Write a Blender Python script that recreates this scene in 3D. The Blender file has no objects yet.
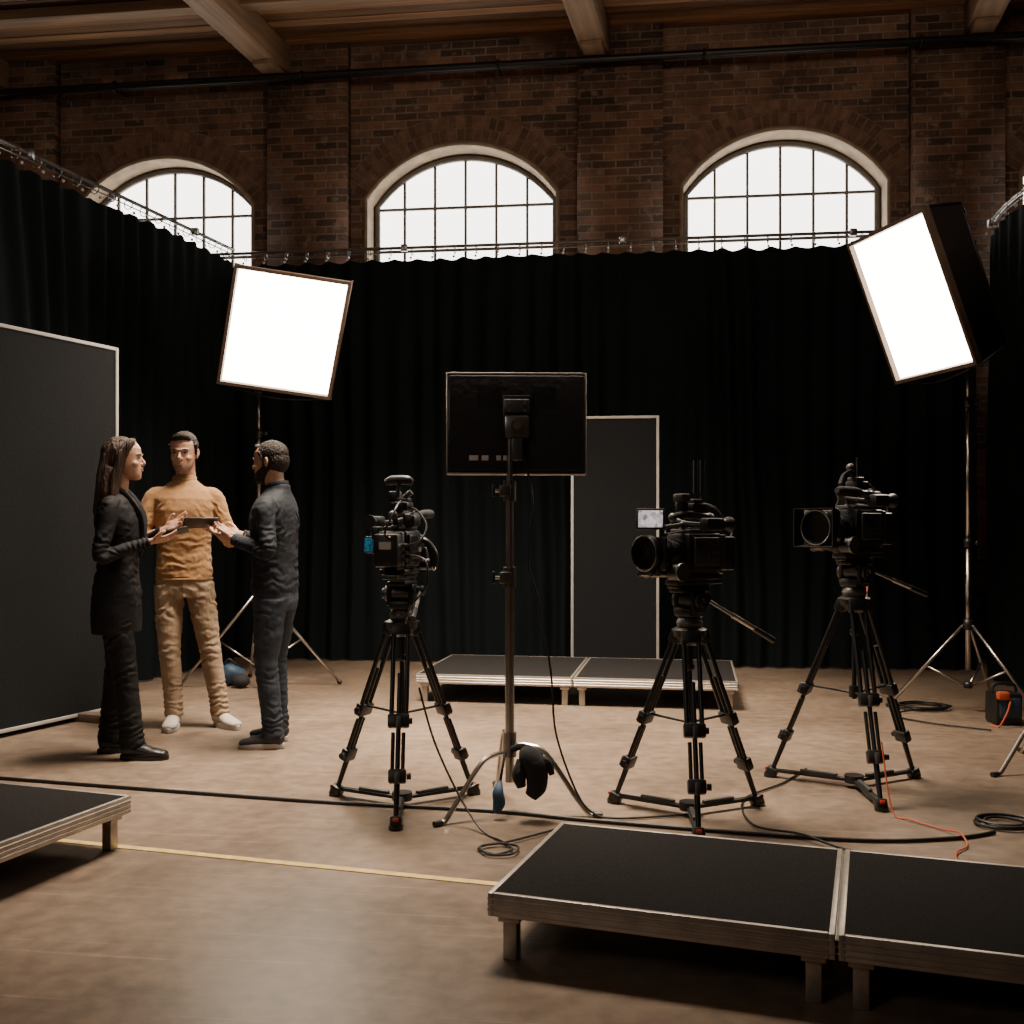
import bpy, bmesh, math, random
from mathutils import Vector, Matrix, noise
random.seed(7)
V = Vector
scene = bpy.context.scene

# ------------------------------------------------------------------ materials
def mat(name, col, rough=0.5, metal=0.0, var=0.0, vscale=8.0, bump=0.0, bscale=60.0, emis=None, estr=0.0, island=0.0, stretch=None, spec=0.5, sheen=0.0, sss=0.0):
    m = bpy.data.materials.new(name); m.use_nodes = True
    nt = m.node_tree; b = nt.nodes["Principled BSDF"]
    b.inputs["Roughness"].default_value = rough
    b.inputs["Metallic"].default_value = metal
    b.inputs["Specular IOR Level"].default_value = spec
    if sheen: b.inputs["Sheen Weight"].default_value = sheen
    if sss:
        b.inputs["Subsurface Weight"].default_value = sss; b.inputs["Subsurface Radius"].default_value = (1.0, 0.35, 0.2); b.inputs["Subsurface Scale"].default_value = 0.008
    b.inputs["Base Color"].default_value = (*col, 1)
    tc = nt.nodes.new("ShaderNodeTexCoord"); mp = nt.nodes.new("ShaderNodeMapping")
    nt.links.new(tc.outputs["Object"], mp.inputs[0])
    if stretch: mp.inputs["Scale"].default_value = stretch
    if var > 0 or island > 0:
        n = nt.nodes.new("ShaderNodeTexNoise"); n.inputs["Scale"].default_value = vscale; n.inputs["Detail"].default_value = 6
        nt.links.new(mp.outputs[0], n.inputs["Vector"])
        mr = nt.nodes.new("ShaderNodeMapRange"); mr.inputs[1].default_value = 0.3; mr.inputs[2].default_value = 0.7
        mr.inputs[3].default_value = 1 - var; mr.inputs[4].default_value = 1 + var
        nt.links.new(n.outputs["Fac"], mr.inputs[0])
        fac = mr.outputs[0]
        if island > 0:
            g = nt.nodes.new("ShaderNodeNewGeometry")
            m2 = nt.nodes.new("ShaderNodeMapRange"); m2.inputs[3].default_value = 1 - island; m2.inputs[4].default_value = 1 + island
            nt.links.new(g.outputs["Random Per Island"], m2.inputs[0])
            mm = nt.nodes.new("ShaderNodeMath"); mm.operation = 'MULTIPLY'
            nt.links.new(fac, mm.inputs[0]); nt.links.new(m2.outputs[0], mm.inputs[1]); fac = mm.outputs[0]
        vm = nt.nodes.new("ShaderNodeVectorMath"); vm.operation = 'SCALE'
        vm.inputs[0].default_value = col
        nt.links.new(fac, vm.inputs["Scale"]); nt.links.new(vm.outputs[0], b.inputs["Base Color"])
    if bump > 0:
        n2 = nt.nodes.new("ShaderNodeTexNoise"); n2.inputs["Scale"].default_value = bscale; n2.inputs["Detail"].default_value = 4
        nt.links.new(mp.outputs[0], n2.inputs["Vector"])
        bp = nt.nodes.new("ShaderNodeBump"); bp.inputs["Strength"].default_value = bump; bp.inputs["Distance"].default_value = 0.01
        nt.links.new(n2.outputs["Fac"], bp.inputs["Height"]); nt.links.new(bp.outputs[0], b.inputs["Normal"])
    if emis:
        b.inputs["Emission Color"].default_value = (*emis, 1); b.inputs["Emission Strength"].default_value = estr
    return m

def brick_mat():
    m = bpy.data.materials.new("brick"); m.use_nodes = True
    nt = m.node_tree; N = nt.nodes; L = nt.links; b = N["Principled BSDF"]; b.inputs["Roughness"].default_value = 0.85
    tc = N.new("ShaderNodeTexCoord"); sp = N.new("ShaderNodeSeparateXYZ"); L.new(tc.outputs["Object"], sp.inputs[0])
    ad = N.new("ShaderNodeMath"); L.new(sp.outputs[0], ad.inputs[0]); L.new(sp.outputs[1], ad.inputs[1])
    cb = N.new("ShaderNodeCombineXYZ"); L.new(ad.outputs[0], cb.inputs[0]); L.new(sp.outputs[2], cb.inputs[1])
    br = N.new("ShaderNodeTexBrick"); L.new(cb.outputs[0], br.inputs["Vector"])
    br.inputs["Scale"].default_value = 1.0; br.inputs["Brick Width"].default_value = 0.235; br.inputs["Row Height"].default_value = 0.078
    br.inputs["Mortar Size"].default_value = 0.009; br.inputs["Mortar Smooth"].default_value = 0.3
    br.inputs["Color1"].default_value = (0.27, 0.140, 0.090, 1); br.inputs["Color2"].default_value = (0.080, 0.050, 0.038, 1)
    br.inputs["Mortar"].default_value = (0.27, 0.21, 0.155, 1); br.inputs["Bias"].default_value = 0.0
    n = N.new("ShaderNodeTexNoise"); n.inputs["Scale"].default_value = 1.4; n.inputs["Detail"].default_value = 9; n.inputs["Roughness"].default_value = 0.75
    L.new(tc.outputs["Object"], n.inputs["Vector"])
    mr = N.new("ShaderNodeMapRange"); mr.inputs[1].default_value = 0.36; mr.inputs[2].default_value = 0.66; mr.inputs[3].default_value = 0.45; mr.inputs[4].default_value = 1.4
    L.new(n.outputs["Fac"], mr.inputs[0])
    vm = N.new("ShaderNodeVectorMath"); vm.operation = 'SCALE'; L.new(br.outputs["Color"], vm.inputs[0]); L.new(mr.outputs[0], vm.inputs["Scale"])
    n3 = N.new("ShaderNodeTexNoise"); n3.inputs["Scale"].default_value = 9; n3.inputs["Detail"].default_value = 6; n3.inputs["Roughness"].default_value = 0.65; L.new(tc.outputs["Object"], n3.inputs["Vector"])
    r3 = N.new("ShaderNodeMapRange"); r3.inputs[1].default_value = 0.56; r3.inputs[2].default_value = 0.68; r3.inputs[4].default_value = 0.8; L.new(n3.outputs["Fac"], r3.inputs[0])
    mx = N.new("ShaderNodeMix"); mx.data_type = 'RGBA'; L.new(r3.outputs[0], mx.inputs[0]); L.new(vm.outputs[0], mx.inputs[6]); mx.inputs[7].default_value = (0.31, 0.24, 0.18, 1)
    L.new(mx.outputs[2], b.inputs["Base Color"])
    bp = N.new("ShaderNodeBump"); bp.inputs["Strength"].default_value = 0.9; bp.inputs["Distance"].default_value = 0.02; bp.invert = True
    L.new(br.outputs["Fac"], bp.inputs["Height"])
    bp2 = N.new("ShaderNodeBump"); bp2.inputs["Strength"].default_value = 0.7; bp2.inputs["Distance"].default_value = 0.02
    L.new(n3.outputs["Fac"], bp2.inputs["Height"]); L.new(bp.outputs[0], bp2.inputs["Normal"]); L.new(bp2.outputs[0], b.inputs["Normal"])
    return m

def floor_mat():
    m = bpy.data.materials.new("concrete_floor"); m.use_nodes = True
    nt = m.node_tree; N = nt.nodes; L = nt.links; b = N["Principled BSDF"]
    tc = N.new("ShaderNodeTexCoord")
    n = N.new("ShaderNodeTexNoise"); n.inputs["Scale"].default_value = 0.9; n.inputs["Detail"].default_value = 10; n.inputs["Roughness"].default_value = 0.68
    L.new(tc.outputs["Object"], n.inputs["Vector"])
    cr = N.new("ShaderNodeValToRGB"); cr.color_ramp.elements[0].position = 0.3; cr.color_ramp.elements[0].color = (0.118, 0.086, 0.062, 1)
    cr.color_ramp.elements[1].position = 0.7; cr.color_ramp.elements[1].color = (0.270, 0.200, 0.145, 1)
    L.new(n.outputs["Fac"], cr.inputs[0])
    def scr(rot, sc):
        mp = N.new("ShaderNodeMapping"); mp.inputs["Rotation"].default_value = (0, 0, rot); mp.inputs["Scale"].default_value = (0.5, 22, 1)
        L.new(tc.outputs["Object"], mp.inputs[0])
        t = N.new("ShaderNodeTexNoise"); t.inputs["Scale"].default_value = sc; t.inputs["Detail"].default_value = 3; L.new(mp.outputs[0], t.inputs["Vector"])
        r = N.new("ShaderNodeMapRange"); r.inputs[1].default_value = 0.62; r.inputs[2].default_value = 0.70; r.inputs[4].default_value = 0.4
        L.new(t.outputs["Fac"], r.inputs[0]); return r
    a, c = scr(0.6, 1.6), scr(-1.0, 2.1)
    ad = N.new("ShaderNodeMath"); L.new(a.outputs[0], ad.inputs[0]); L.new(c.outputs[0], ad.inputs[1])
    mx = N.new("ShaderNodeMix"); mx.data_type = 'RGBA'; L.new(ad.outputs[0], mx.inputs[0]); L.new(cr.outputs[0], mx.inputs[6]); mx.inputs[7].default_value = (0.36, 0.285, 0.22, 1)
    sp = N.new("ShaderNodeTexNoise"); sp.inputs["Scale"].default_value = 14; sp.inputs["Detail"].default_value = 6; L.new(tc.outputs["Object"], sp.inputs["Vector"])
    sr = N.new("ShaderNodeMapRange"); sr.inputs[1].default_value = 0.35; sr.inputs[2].default_value = 0.65; sr.inputs[3].default_value = 0.80; sr.inputs[4].default_value = 1.12; L.new(sp.outputs["Fac"], sr.inputs[0])
    vm = N.new("ShaderNodeVectorMath"); vm.operation = 'SCALE'; L.new(mx.outputs[2], vm.inputs[0]); L.new(sr.outputs[0], vm.inputs["Scale"])
    L.new(vm.outputs[0], b.inputs["Base Color"])
    rr = N.new("ShaderNodeMapRange"); rr.inputs[3].default_value = 0.26; rr.inputs[4].default_value = 0.50; L.new(n.outputs["Fac"], rr.inputs[0]); L.new(rr.outputs[0], b.inputs["Roughness"])
    bp = N.new("ShaderNodeBump"); bp.inputs["Strength"].default_value = 0.14; bp.inputs["Distance"].default_value = 0.01
    L.new(sp.outputs["Fac"], bp.inputs["Height"]); L.new(bp.outputs[0], b.inputs["Normal"])
    return m

M_brick = brick_mat(); M_floor = floor_mat()
M_vous = mat("brick_voussoir", (0.19, 0.105, 0.072), 0.85, var=0.3, vscale=12, island=0.35, bump=0.4)
M_mortar = mat("mortar", (0.21, 0.16, 0.12), 0.9, var=0.2)
M_reveal_litrim = mat("reveal_brick_lit_rim", (0.30, 0.22, 0.145), 0.85, var=0.35, vscale=6, bump=0.6, bscale=14)  # pale reveal brick; on the arch rim it carries window light as colour
M_plank = mat("ceiling_planks", (0.27, 0.145, 0.074), 0.6, var=0.4, vscale=3, island=0.5, bump=0.3, bscale=10, stretch=(0.3, 6, 6))
M_beam = mat("beam_wood", (0.24, 0.148, 0.085), 0.7, var=0.35, vscale=3, bump=0.5, bscale=12, stretch=(0.4, 5, 5))
M_plainwall = mat("dark_wall", (0.10, 0.06, 0.045), 0.9, var=0.2)
M_curtain = mat("black_drape", (0.0052, 0.0080, 0.0098), 0.85, var=0.15, vscale=2, bump=0.15, bscale=300, spec=0.12)
M_black = mat("black_plastic", (0.011, 0.011, 0.012), 0.42, var=0.15)
M_blackm = mat("black_metal", (0.016, 0.016, 0.018), 0.36, metal=0.3, var=0.1)
M_carbon = mat("carbon_tube", (0.012, 0.013, 0.015), 0.34, metal=0.2, var=0.2, vscale=80)
M_dgrey = mat("dark_grey_metal", (0.085, 0.085, 0.085), 0.42, metal=0.6, var=0.1)
M_alu = mat("aluminium", (0.44, 0.40, 0.355), 0.42, metal=0.75, var=0.15, vscale=20)
M_chrome = mat("chrome_steel", (0.50, 0.47, 0.43), 0.28, metal=1.0, var=0.08)
M_steel = mat("satin_steel", (0.26, 0.25, 0.24), 0.32, metal=0.9, var=0.1)
M_paintw = mat("painted_frame", (0.40, 0.385, 0.36), 0.55, var=0.1)
M_carpet = mat("deck_carpet", (0.015, 0.014, 0.014), 0.92, var=0.4, vscale=120, bump=0.8, bscale=350, spec=0.2)
M_felt = mat("panel_felt", (0.0095, 0.0105, 0.012), 0.9, var=0.2, vscale=60, bump=0.4, bscale=250, spec=0.2)
M_glow = mat("softbox_diffuser", (0.9, 0.88, 0.84), 0.8, emis=(1.0, 0.855, 0.675), estr=22.0)
M_win = mat("window_glass_sky", (0.8, 0.8, 0.8), 0.4, emis=(1.0, 0.95, 0.87), estr=5.5)
M_sbfab = mat("softbox_fabric", (0.014, 0.013, 0.013), 0.6, var=0.2, bump=0.3, bscale=8)
M_sbrim = mat("softbox_rim", (0.10, 0.065, 0.045), 0.5, var=0.2)
M_mull = mat("mullion_paint", (0.16, 0.14, 0.12), 0.5, var=0.1)
M_cable = mat("black_rubber", (0.006, 0.006, 0.006), 0.5)
M_ored = mat("orange_cable", (0.50, 0.09, 0.03), 0.5)
M_red = mat("red_plastic", (0.45, 0.03, 0.02), 0.4)
M_blue = mat("blue_fabric", (0.02, 0.055, 0.10), 0.6, var=0.2)
M_tape = mat("yellow_tape", (0.62, 0.45, 0.15), 0.6, var=0.25, vscale=20)
M_wood = mat("wood_block", (0.14, 0.10, 0.075), 0.7, var=0.3)
M_lens = mat("lens_glass", (0.02, 0.025, 0.05), 0.03, spec=0.9)
M_canvas = mat("sandbag_canvas", (0.010, 0.010, 0.012), 0.85, var=0.2, bump=0.6, bscale=30)
M_label = mat("label_white", (0.55, 0.53, 0.5), 0.6)
def screen_mat(name, c1, c2, st, sc):
    m = bpy.data.materials.new(name); m.use_nodes = True; nt = m.node_tree; b = nt.nodes["Principled BSDF"]
    b.inputs["Base Color"].default_value = (0.02, 0.02, 0.02, 1); b.inputs["Roughness"].default_value = 0.15
    tc = nt.nodes.new("ShaderNodeTexCoord"); v = nt.nodes.new("ShaderNodeTexVoronoi"); v.inputs["Scale"].default_value = sc
    nt.links.new(tc.outputs["Object"], v.inputs["Vector"])
    r = nt.nodes.new("ShaderNodeValToRGB"); r.color_ramp.elements[0].color = (*c1, 1); r.color_ramp.elements[1].color = (*c2, 1)
    nt.links.new(v.outputs["Color"], r.inputs[0]); nt.links.new(r.outputs[0], b.inputs["Emission Color"]); b.inputs["Emission Strength"].default_value = st
    return m
M_scrT = screen_mat("lcd_teal", (0.005, 0.02, 0.03), (0.04, 0.25, 0.36), 0.6, 110)
M_scrP = screen_mat("lcd_picture", (0.12, 0.08, 0.10), (0.85, 0.72, 0.74), 1.1, 60)
M_led = mat("led", (0.1, 0.1, 0.1), 0.4, emis=(0.9, 0.3, 0.1), estr=1.5)

# ------------------------------------------------------------------ builder
def catmull(pts, n=6):
    P = [V(p) for p in pts]
    if len(P) < 3: return P, [i for i in range(len(P))]
    out = []; par = []
    for i in range(len(P) - 1):
        p0 = P[max(i - 1, 0)]; p1 = P[i]; p2 = P[i + 1]; p3 = P[min(i + 2, len(P) - 1)]
        for k in range(n):
            t = k / n
            out.append(0.5 * ((2 * p1) + (-p0 + p2) * t + (2 * p0 - 5 * p1 + 4 * p2 - p3) * t * t + (-p0 + 3 * p1 - 3 * p2 + p3) * t ** 3)); par.append(i + t)
    out.append(P[-1]); par.append(len(P) - 1)
    return out, par

class B:
    def __init__(s): s.bm = bmesh.new(); s.mats = []; s.M = Matrix.Identity(4)
    def mi(s, m):
        if m not in s.mats: s.mats.append(m)
        return s.mats.index(m)
    def add(s, vs, fs, m):
        i = s.mi(m); bv = [s.bm.verts.new(s.M @ V(v)) for v in vs]
        for f in fs:
            try: fc = s.bm.faces.new([bv[k] for k in f]); fc.material_index = i; fc.smooth = True
            except ValueError: pass
    def merge(s, t, m, M=None):
        t.verts.ensure_lookup_table()
        for k, v in enumerate(t.verts): v.index = k
        s.add([(M @ v.co if M else v.co.copy()) for v in t.verts], [[v.index for v in f.verts] for f in t.faces], m); t.free()
    def box(s, c, d, m, rot=None, bev=0.0, seg=2):
        t = bmesh.new(); bmesh.ops.create_cube(t, size=1.0)
        for v in t.verts: v.co = V((v.co.x * d[0], v.co.y * d[1], v.co.z * d[2]))
        if bev > 0: bmesh.ops.bevel(t, geom=t.edges[:], offset=bev, segments=seg, profile=0.5, affect='EDGES')
        R = Matrix.Identity(4)
        if rot is not None: R = (rot if isinstance(rot, Matrix) else Matrix.Rotation(rot, 3, 'Z')).to_4x4()
        s.merge(t, m, Matrix.Translation(V(c)) @ R)
    def frame(s, d):
        d = d.normalized(); a = V((0, 0, 1)) if abs(d.z) < 0.9 else V((1, 0, 0))
        x = a.cross(d).normalized(); return x, d.cross(x)
    def cyl(s, p, q, r, m, r2=None, seg=16):
        p, q = V(p), V(q); r2 = r if r2 is None else r2; x, y = s.frame(q - p); vs = []
        for (c, rr) in ((p, r), (q, r2)):
            for k in range(seg):
                a = 2 * math.pi * k / seg; vs.append(c + x * math.cos(a) * rr + y * math.sin(a) * rr)
        fs = [[k, (k + 1) % seg, seg + (k + 1) % seg, seg + k] for k in range(seg)] + [list(range(seg))[::-1], list(range(seg, 2 * seg))]
        s.add(vs, fs, m)
    def lathe(s, p, d, prof, m, seg=24):
        p = V(p); d = V(d).normalized(); x, y = s.frame(d); vs = []
        for (t, r) in prof:
            for k in range(seg):
                a = 2 * math.pi * k / seg; vs.append(p + d * t + (x * math.cos(a) + y * math.sin(a)) * r)
        n = len(prof); fs = [[i * seg + k, i * seg + (k + 1) % seg, (i + 1) * seg + (k + 1) % seg, (i + 1) * seg + k] for i in range(n - 1) for k in range(seg)]
        fs += [list(range(seg))[::-1], list(range((n - 1) * seg, n * seg))]
        s.add(vs, fs, m)
    def tube(s, pts, r, m, seg=8, n=6, side=None, smooth=True):
        if smooth: P, par = catmull(pts, n)
        else: P, par = [V(p) for p in pts], list(range(len(pts)))
        if not isinstance(r, (list, tuple)): r = [r] * len(pts)
        rr = [(q, q) if not isinstance(q, (list, tuple)) else q for q in r]
        vs = []; x = None
        for i, c in enumerate(P):
            d = (P[min(i + 1, len(P) - 1)] - P[max(i - 1, 0)])
            d = d.normalized() if d.length > 1e-9 else V((0, 0, 1))
            if side is not None: x = V(side) - d * V(side).dot(d); x.normalize()
            elif x is None: x, _ = s.frame(d)
            else: x = (x - d * x.dot(d)).normalized()
            y = d.cross(x)
            k = min(int(par[i]), len(rr) - 1); t = par[i] - k; k2 = min(k + 1, len(rr) - 1); t = t * t * (3 - 2 * t)
            ra = rr[k][0] * (1 - t) + rr[k2][0] * t; rb = rr[k][1] * (1 - t) + rr[k2][1] * t
            for j in range(seg):
                a = 2 * math.pi * j / seg; vs.append(c + x * math.cos(a) * ra + y * math.sin(a) * rb)
        n_ = len(P); fs = [[i * seg + k, i * seg + (k + 1) % seg, (i + 1) * seg + (k + 1) % seg, (i + 1) * seg + k] for i in range(n_ - 1) for k in range(seg)]
        fs += [list(range(seg))[::-1], list(range((n_ - 1) * seg, n_ * seg))]
        s.add(vs, fs, m)
    def sph(s, c, r, m, rot=None, seg=16):
        if not isinstance(r, (list, tuple)): r = (r, r, r)
        t = bmesh.new(); bmesh.ops.create_uvsphere(t, u_segments=seg, v_segments=seg // 2 + 2, radius=1.0)
        R = rot.to_4x4() if rot else Matrix.Identity(4)
        s.merge(t, m, Matrix.Translation(V(c)) @ R @ Matrix.Diagonal((r[0], r[1], r[2], 1)))
    def torus(s, c, d, R, r, m, seg=28):
        d = V(d).normalized(); x, y = s.frame(d); c = V(c)
        s.tube([c + (x * math.cos(2 * math.pi * k / seg) + y * math.sin(2 * math.pi * k / seg)) * R for k in range(seg + 1)], r, m, seg=8, smooth=False)
    def secs(s, rows, m, seg=24, sup=2.3):
        vs = []
        for (cx, cy, z, rx, ry) in rows:
            for k in range(seg):
                a = 2 * math.pi * k / seg; ca, sa = math.cos(a), math.sin(a); e = 2 / sup
                vs.append((cx + math.copysign(abs(ca) ** e, ca) * rx, cy + math.copysign(abs(sa) ** e, sa) * ry, z))
        n = len(rows); fs = [[i * seg + k, i * seg + (k + 1) % seg, (i + 1) * seg + (k + 1) % seg, (i + 1) * seg + k] for i in range(n - 1) for k in range(seg)]
        fs += [list(range(seg))[::-1], list(range((n - 1) * seg, n * seg))]
        s.add(vs, fs, m)
    def obj(s, name, parent=None, loc=(0, 0, 0), rotz=0.0, sharp=35, recalc=True):
        if recalc: bmesh.ops.recalc_face_normals(s.bm, faces=s.bm.faces[:])
        lim = math.radians(sharp)
        for e in s.bm.edges:
            if len(e.link_faces) == 2:
                try: e.smooth = e.calc_face_angle() < lim
                except Exception: pass
        me = bpy.data.meshes.new(name); s.bm.to_mesh(me); s.bm.free()
        for m in s.mats: me.materials.append(m)
        o = bpy.data.objects.new(name, me); scene.collection.objects.link(o)
        o.location = loc; o.rotation_euler = (0, 0, rotz)
        if parent: o.parent = parent
        return o
    def remeshed(s, name, m, parent, voxel=0.008, smooth=4, disp=0.0, dscale=0.08, clip=None, zs=1.7, post=None):
        me = bpy.data.meshes.new(name + "_raw"); bmesh.ops.recalc_face_normals(s.bm, faces=s.bm.faces[:]); s.bm.to_mesh(me); s.bm.free()
        o = bpy.data.objects.new(name + "_raw", me); scene.collection.objects.link(o)
        md = o.modifiers.new("r", 'REMESH'); md.mode = 'VOXEL'; md.voxel_size = voxel; md.use_smooth_shade = True
        sm = o.modifiers.new("s", 'SMOOTH'); sm.iterations = smooth; sm.factor = 0.5
        dg = bpy.context.evaluated_depsgraph_get(); dg.update()
        nm = bpy.data.meshes.new_from_object(o.evaluated_get(dg))
        bpy.data.objects.remove(o); nm.name = name; nm.materials.clear(); nm.materials.append(m)
        if disp > 0 or post:
            nn = [v.normal.copy() for v in nm.vertices]
            for v, q in zip(nm.vertices, nn):
                p = v.co.copy(); dd = 0.0
                if disp > 0:
                    a = noise.noise(V((p.x / dscale, p.y / dscale, p.z / dscale * zs + 3.3)))
                    c = noise.noise(V((p.x / dscale * 2.1 + 9, p.y / dscale * 2.1, p.z / dscale * 2 * zs)))
                    dd = disp * (a + (0.5 - abs(c)) * 0.8)
                if post: dd += post(p)
                v.co = p + q * dd
        if clip:
            for v in nm.vertices: v.co = clip(v.co)
        for f in nm.polygons: f.use_smooth = True
        ob = bpy.data.objects.new(name, nm); scene.collection.objects.link(ob); ob.parent = parent
        return ob

def empty(name, loc=(0, 0, 0), rotz=0.0):
    e = bpy.data.objects.new(name, None); scene.collection.objects.link(e); e.location = loc; e.rotation_euler = (0, 0, rotz); e.empty_display_size = 0.2
    return e

# ------------------------------------------------------------------ room shell
W0 = V((-0.50, 10.65, 0)); TH = -math.radians(7.3)
U = V((math.cos(TH), math.sin(TH), 0)); NV = V((-math.sin(TH), math.cos(TH), 0))
CEIL = 6.15
b = B(); b.add([(-9, -15, 0), (9.5, -15, 0), (9.5, 0.4, 0), (-9, 0.4, 0)], [[0, 1, 2, 3]], M_floor); b.obj("floor", loc=W0, rotz=TH, recalc=False)

A = 0.97; SPR = 4.58; RISE = 0.52; R0 = (A * A + RISE * RISE) / (2 * RISE); CZ = SPR + RISE - R0; SILL = 2.6; DEP = 0.36
def arc(x, rr=R0): return CZ + math.sqrt(max(rr * rr - x * x, 0))
WC = [-6.36, -3.20, -0.02, 3.18, 6.36]
b = B(); b.mi(M_brick)
xs = -9.0
for wc in WC:
    b.add([(xs, 0, 0), (wc - A, 0, 0), (wc - A, 0, CEIL + .3), (xs, 0, CEIL + .3)], [[0, 1, 2, 3]], M_brick)
    b.add([(wc - A, 0, 0), (wc + A, 0, 0), (wc + A, 0, SILL), (wc - A, 0, SILL)], [[0, 1, 2, 3]], M_brick)
    n = 28
    for k in range(n):
        x1 = -A + 2 * A * k / n; x2 = -A + 2 * A * (k + 1) / n
        b.add([(wc + x1, 0, arc(x1)), (wc + x2, 0, arc(x2)), (wc + x2, 0, CEIL + .3), (wc + x1, 0, CEIL + .3)], [[0, 1, 2, 3]], M_brick)
        b.add([(wc + x1, 0, arc(x1)), (wc + x2, 0, arc(x2)), (wc + x2, DEP, arc(x2)), (wc + x1, DEP, arc(x1))], [[0, 3, 2, 1]], M_reveal_litrim)
    for sx in (-A, A):
        b.add([(wc + sx, 0, SILL), (wc + sx, DEP, SILL), (wc + sx, DEP, SPR), (wc + sx, 0, SPR)], [[0, 1, 2, 3]], M_reveal_litrim)
    b.add([(wc - A, 0, SILL), (wc + A, 0, SILL), (wc + A, DEP, SILL), (wc - A, DEP, SILL)], [[0, 1, 2, 3]], M_reveal_litrim)
    xs = wc + A
b.add([(xs, 0, 0), (9.5, 0, 0), (9.5, 0, CEIL + .3), (xs, 0, CEIL + .3)], [[0, 1, 2, 3]], M_brick)
for s_ in (-7.95, -4.77, -1.59, 1.59, 4.77, 7.95):
    b.box((s_, -0.07, CEIL / 2 + .1), (0.84, 0.14, CEIL + .2), M_brick)
b.obj("wall_back", loc=W0, rotz=TH, sharp=20, recalc=False)
b = B()
amax = math.asin(A / R0)
for wc in WC:
    n = 24
    for k in range(n):
        t1 = -amax + 2 * amax * k / n; t2 = -amax + 2 * amax * (k + 1) / n; q = []
        for t, r in ((t1, R0 + .03), (t2, R0 + .03), (t2, R0 + .31), (t1, R0 + .31)): q.append((wc + math.sin(t) * r, -0.006, CZ + math.cos(t) * r))
        b.add(q, [[0, 1, 2, 3]], M_mortar)
    for row, (ra, rb) in enumerate(((R0 + 0.05, R0 + 0.17), (R0 + 0.18, R0 + 0.30))):
        nb = int(2 * amax * ra / 0.080)
        for k in range(nb):
            t = -amax + 2 * amax * (k + 0.5) / nb
            rc = (ra + rb) / 2
            c = V((wc + math.sin(t) * rc, -0.003, CZ + math.cos(t) * rc))
            b.box(c, (0.070, 0.018, rb - ra), M_vous, rot=Matrix.Rotation(t, 3, 'Y'), bev=0.003, seg=1)
    pts = []
    for k in range(n + 1):
        t = -amax + 2 * amax * k / n; pts.append((wc + math.sin(t) * (R0 + 0.02), -0.005, CZ + math.cos(t) * (R0 + 0.02)))
    pts = [(wc - A - 0.02, -0.005, SILL)] + pts + [(wc + A + 0.02, -0.005, SILL)]
    b.tube(pts, (0.022), M_reveal_litrim, seg=6, smooth=False)  # pale bead: window light on the opening's edge, put into the colour
b.obj("brick_arch_trim", loc=W0, rotz=TH)
for i, wc in enumerate(WC):
    b = B(); n = 28; y = DEP - 0.04
    vs = [(wc - A, y, SILL), (wc + A, y, SILL)] + [(wc + A - 2 * A * k / n, y, arc(A - 2 * A * k / n)) for k in range(n + 1)]
    b.add(vs, [list(range(len(vs)))], M_win)
    fr = [(wc - A + .03, y - .04, SILL)] + [(wc + (-A + .03) + (2 * A - .06) * k / n, y - .04, arc((-A + .03) + (2 * A - .06) * k / n) - .03) for k in range(n + 1)] + [(wc + A - .03, y - .04, SILL)]
    b.tube(fr, 0.035, M_mull, seg=6, smooth=False)
    for k in range(1, 6):
        x = -A + 2 * A * k / 6; h = arc(x) - SILL; b.box((wc + x, y - .03, SILL + h / 2), (0.026, 0.03, h), M_mull)
    for z in (3.24, 3.68, 4.12, 4.56):
        b.box((wc, y - .03, z), (2 * A, 0.028, 0.026), M_mull)
    o = b.obj("window_%d" % (i + 1), loc=W0, rotz=TH, recalc=False)
b = B(); b.box((-8.95, -7.3, 3.2), (0.1, 15.4, 6.4), M_brick); b.obj("wall_left", loc=W0, rotz=TH)
b = B(); b.box((9.45, -7.3, 3.2), (0.1, 15.4, 6.4), M_brick); b.obj("wall_right", loc=W0, rotz=TH)
b = B(); b.box((0.25, -15.0, 3.2), (18.5, 0.1, 6.4), M_brick); b.obj("wall_front", loc=W0, rotz=TH)
b = B(); w = 0.135; y = 0.3; k = 0
while y > -15:
    b.box((0.25, y - w / 2, CEIL + 0.03 + random.uniform(0, .006)), (18.6, w - 0.012, 0.04), M_plank); y -= w
b.box((0.25, -7.3, CEIL + 0.1), (18.6, 15.6, 0.04), M_plainwall)
b.obj("ceiling", loc=W0, rotz=TH)
bd = V((0.235, 1, 0)).normalized(); ang = math.atan2(bd.y, bd.x)
for s_ in (-5.0, -1.90, 1.36, 4.95):
    e = W0 + U * s_ - V((0, 0.08, 0)); c = e - bd * 6.0; L_ = 12.0
    b = B(); b.box((0, 0, 0), (L_, 0.27, 0.30), M_beam, bev=0.012)
    b.box((L_ / 2 - 0.22, 0, -0.17), (0.42, 0.2, 0.05), M_beam, bev=0.01)
    o = b.obj("ceiling_beam", loc=(c.x, c.y, CEIL - 0.14), rotz=ang)
b = B()
for yy in (-1.15, -2.9):
    b.box((0, yy, CEIL - 0.05), (18, 0.14, 0.10), M_beam, bev=0.01)
b.obj("ceiling_joist", loc=W0, rotz=TH)
b = B(); b.cyl((-8.8, -0.26, 5.78), (9.3, -0.26, 5.78), 0.040, M_blackm, seg=14)
for s_ in range(-8, 10, 2): b.torus((s_ + .4, -0.26, 5.78), (1, 0, 0), 0.050, 0.012, M_blackm, seg=14); b.cyl((s_ + .4, -0.26, 5.78), (s_ + .4, -0.02, 5.78), 0.012, M_blackm)
b.obj("conduit_pipe", loc=W0, rotz=TH)

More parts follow.
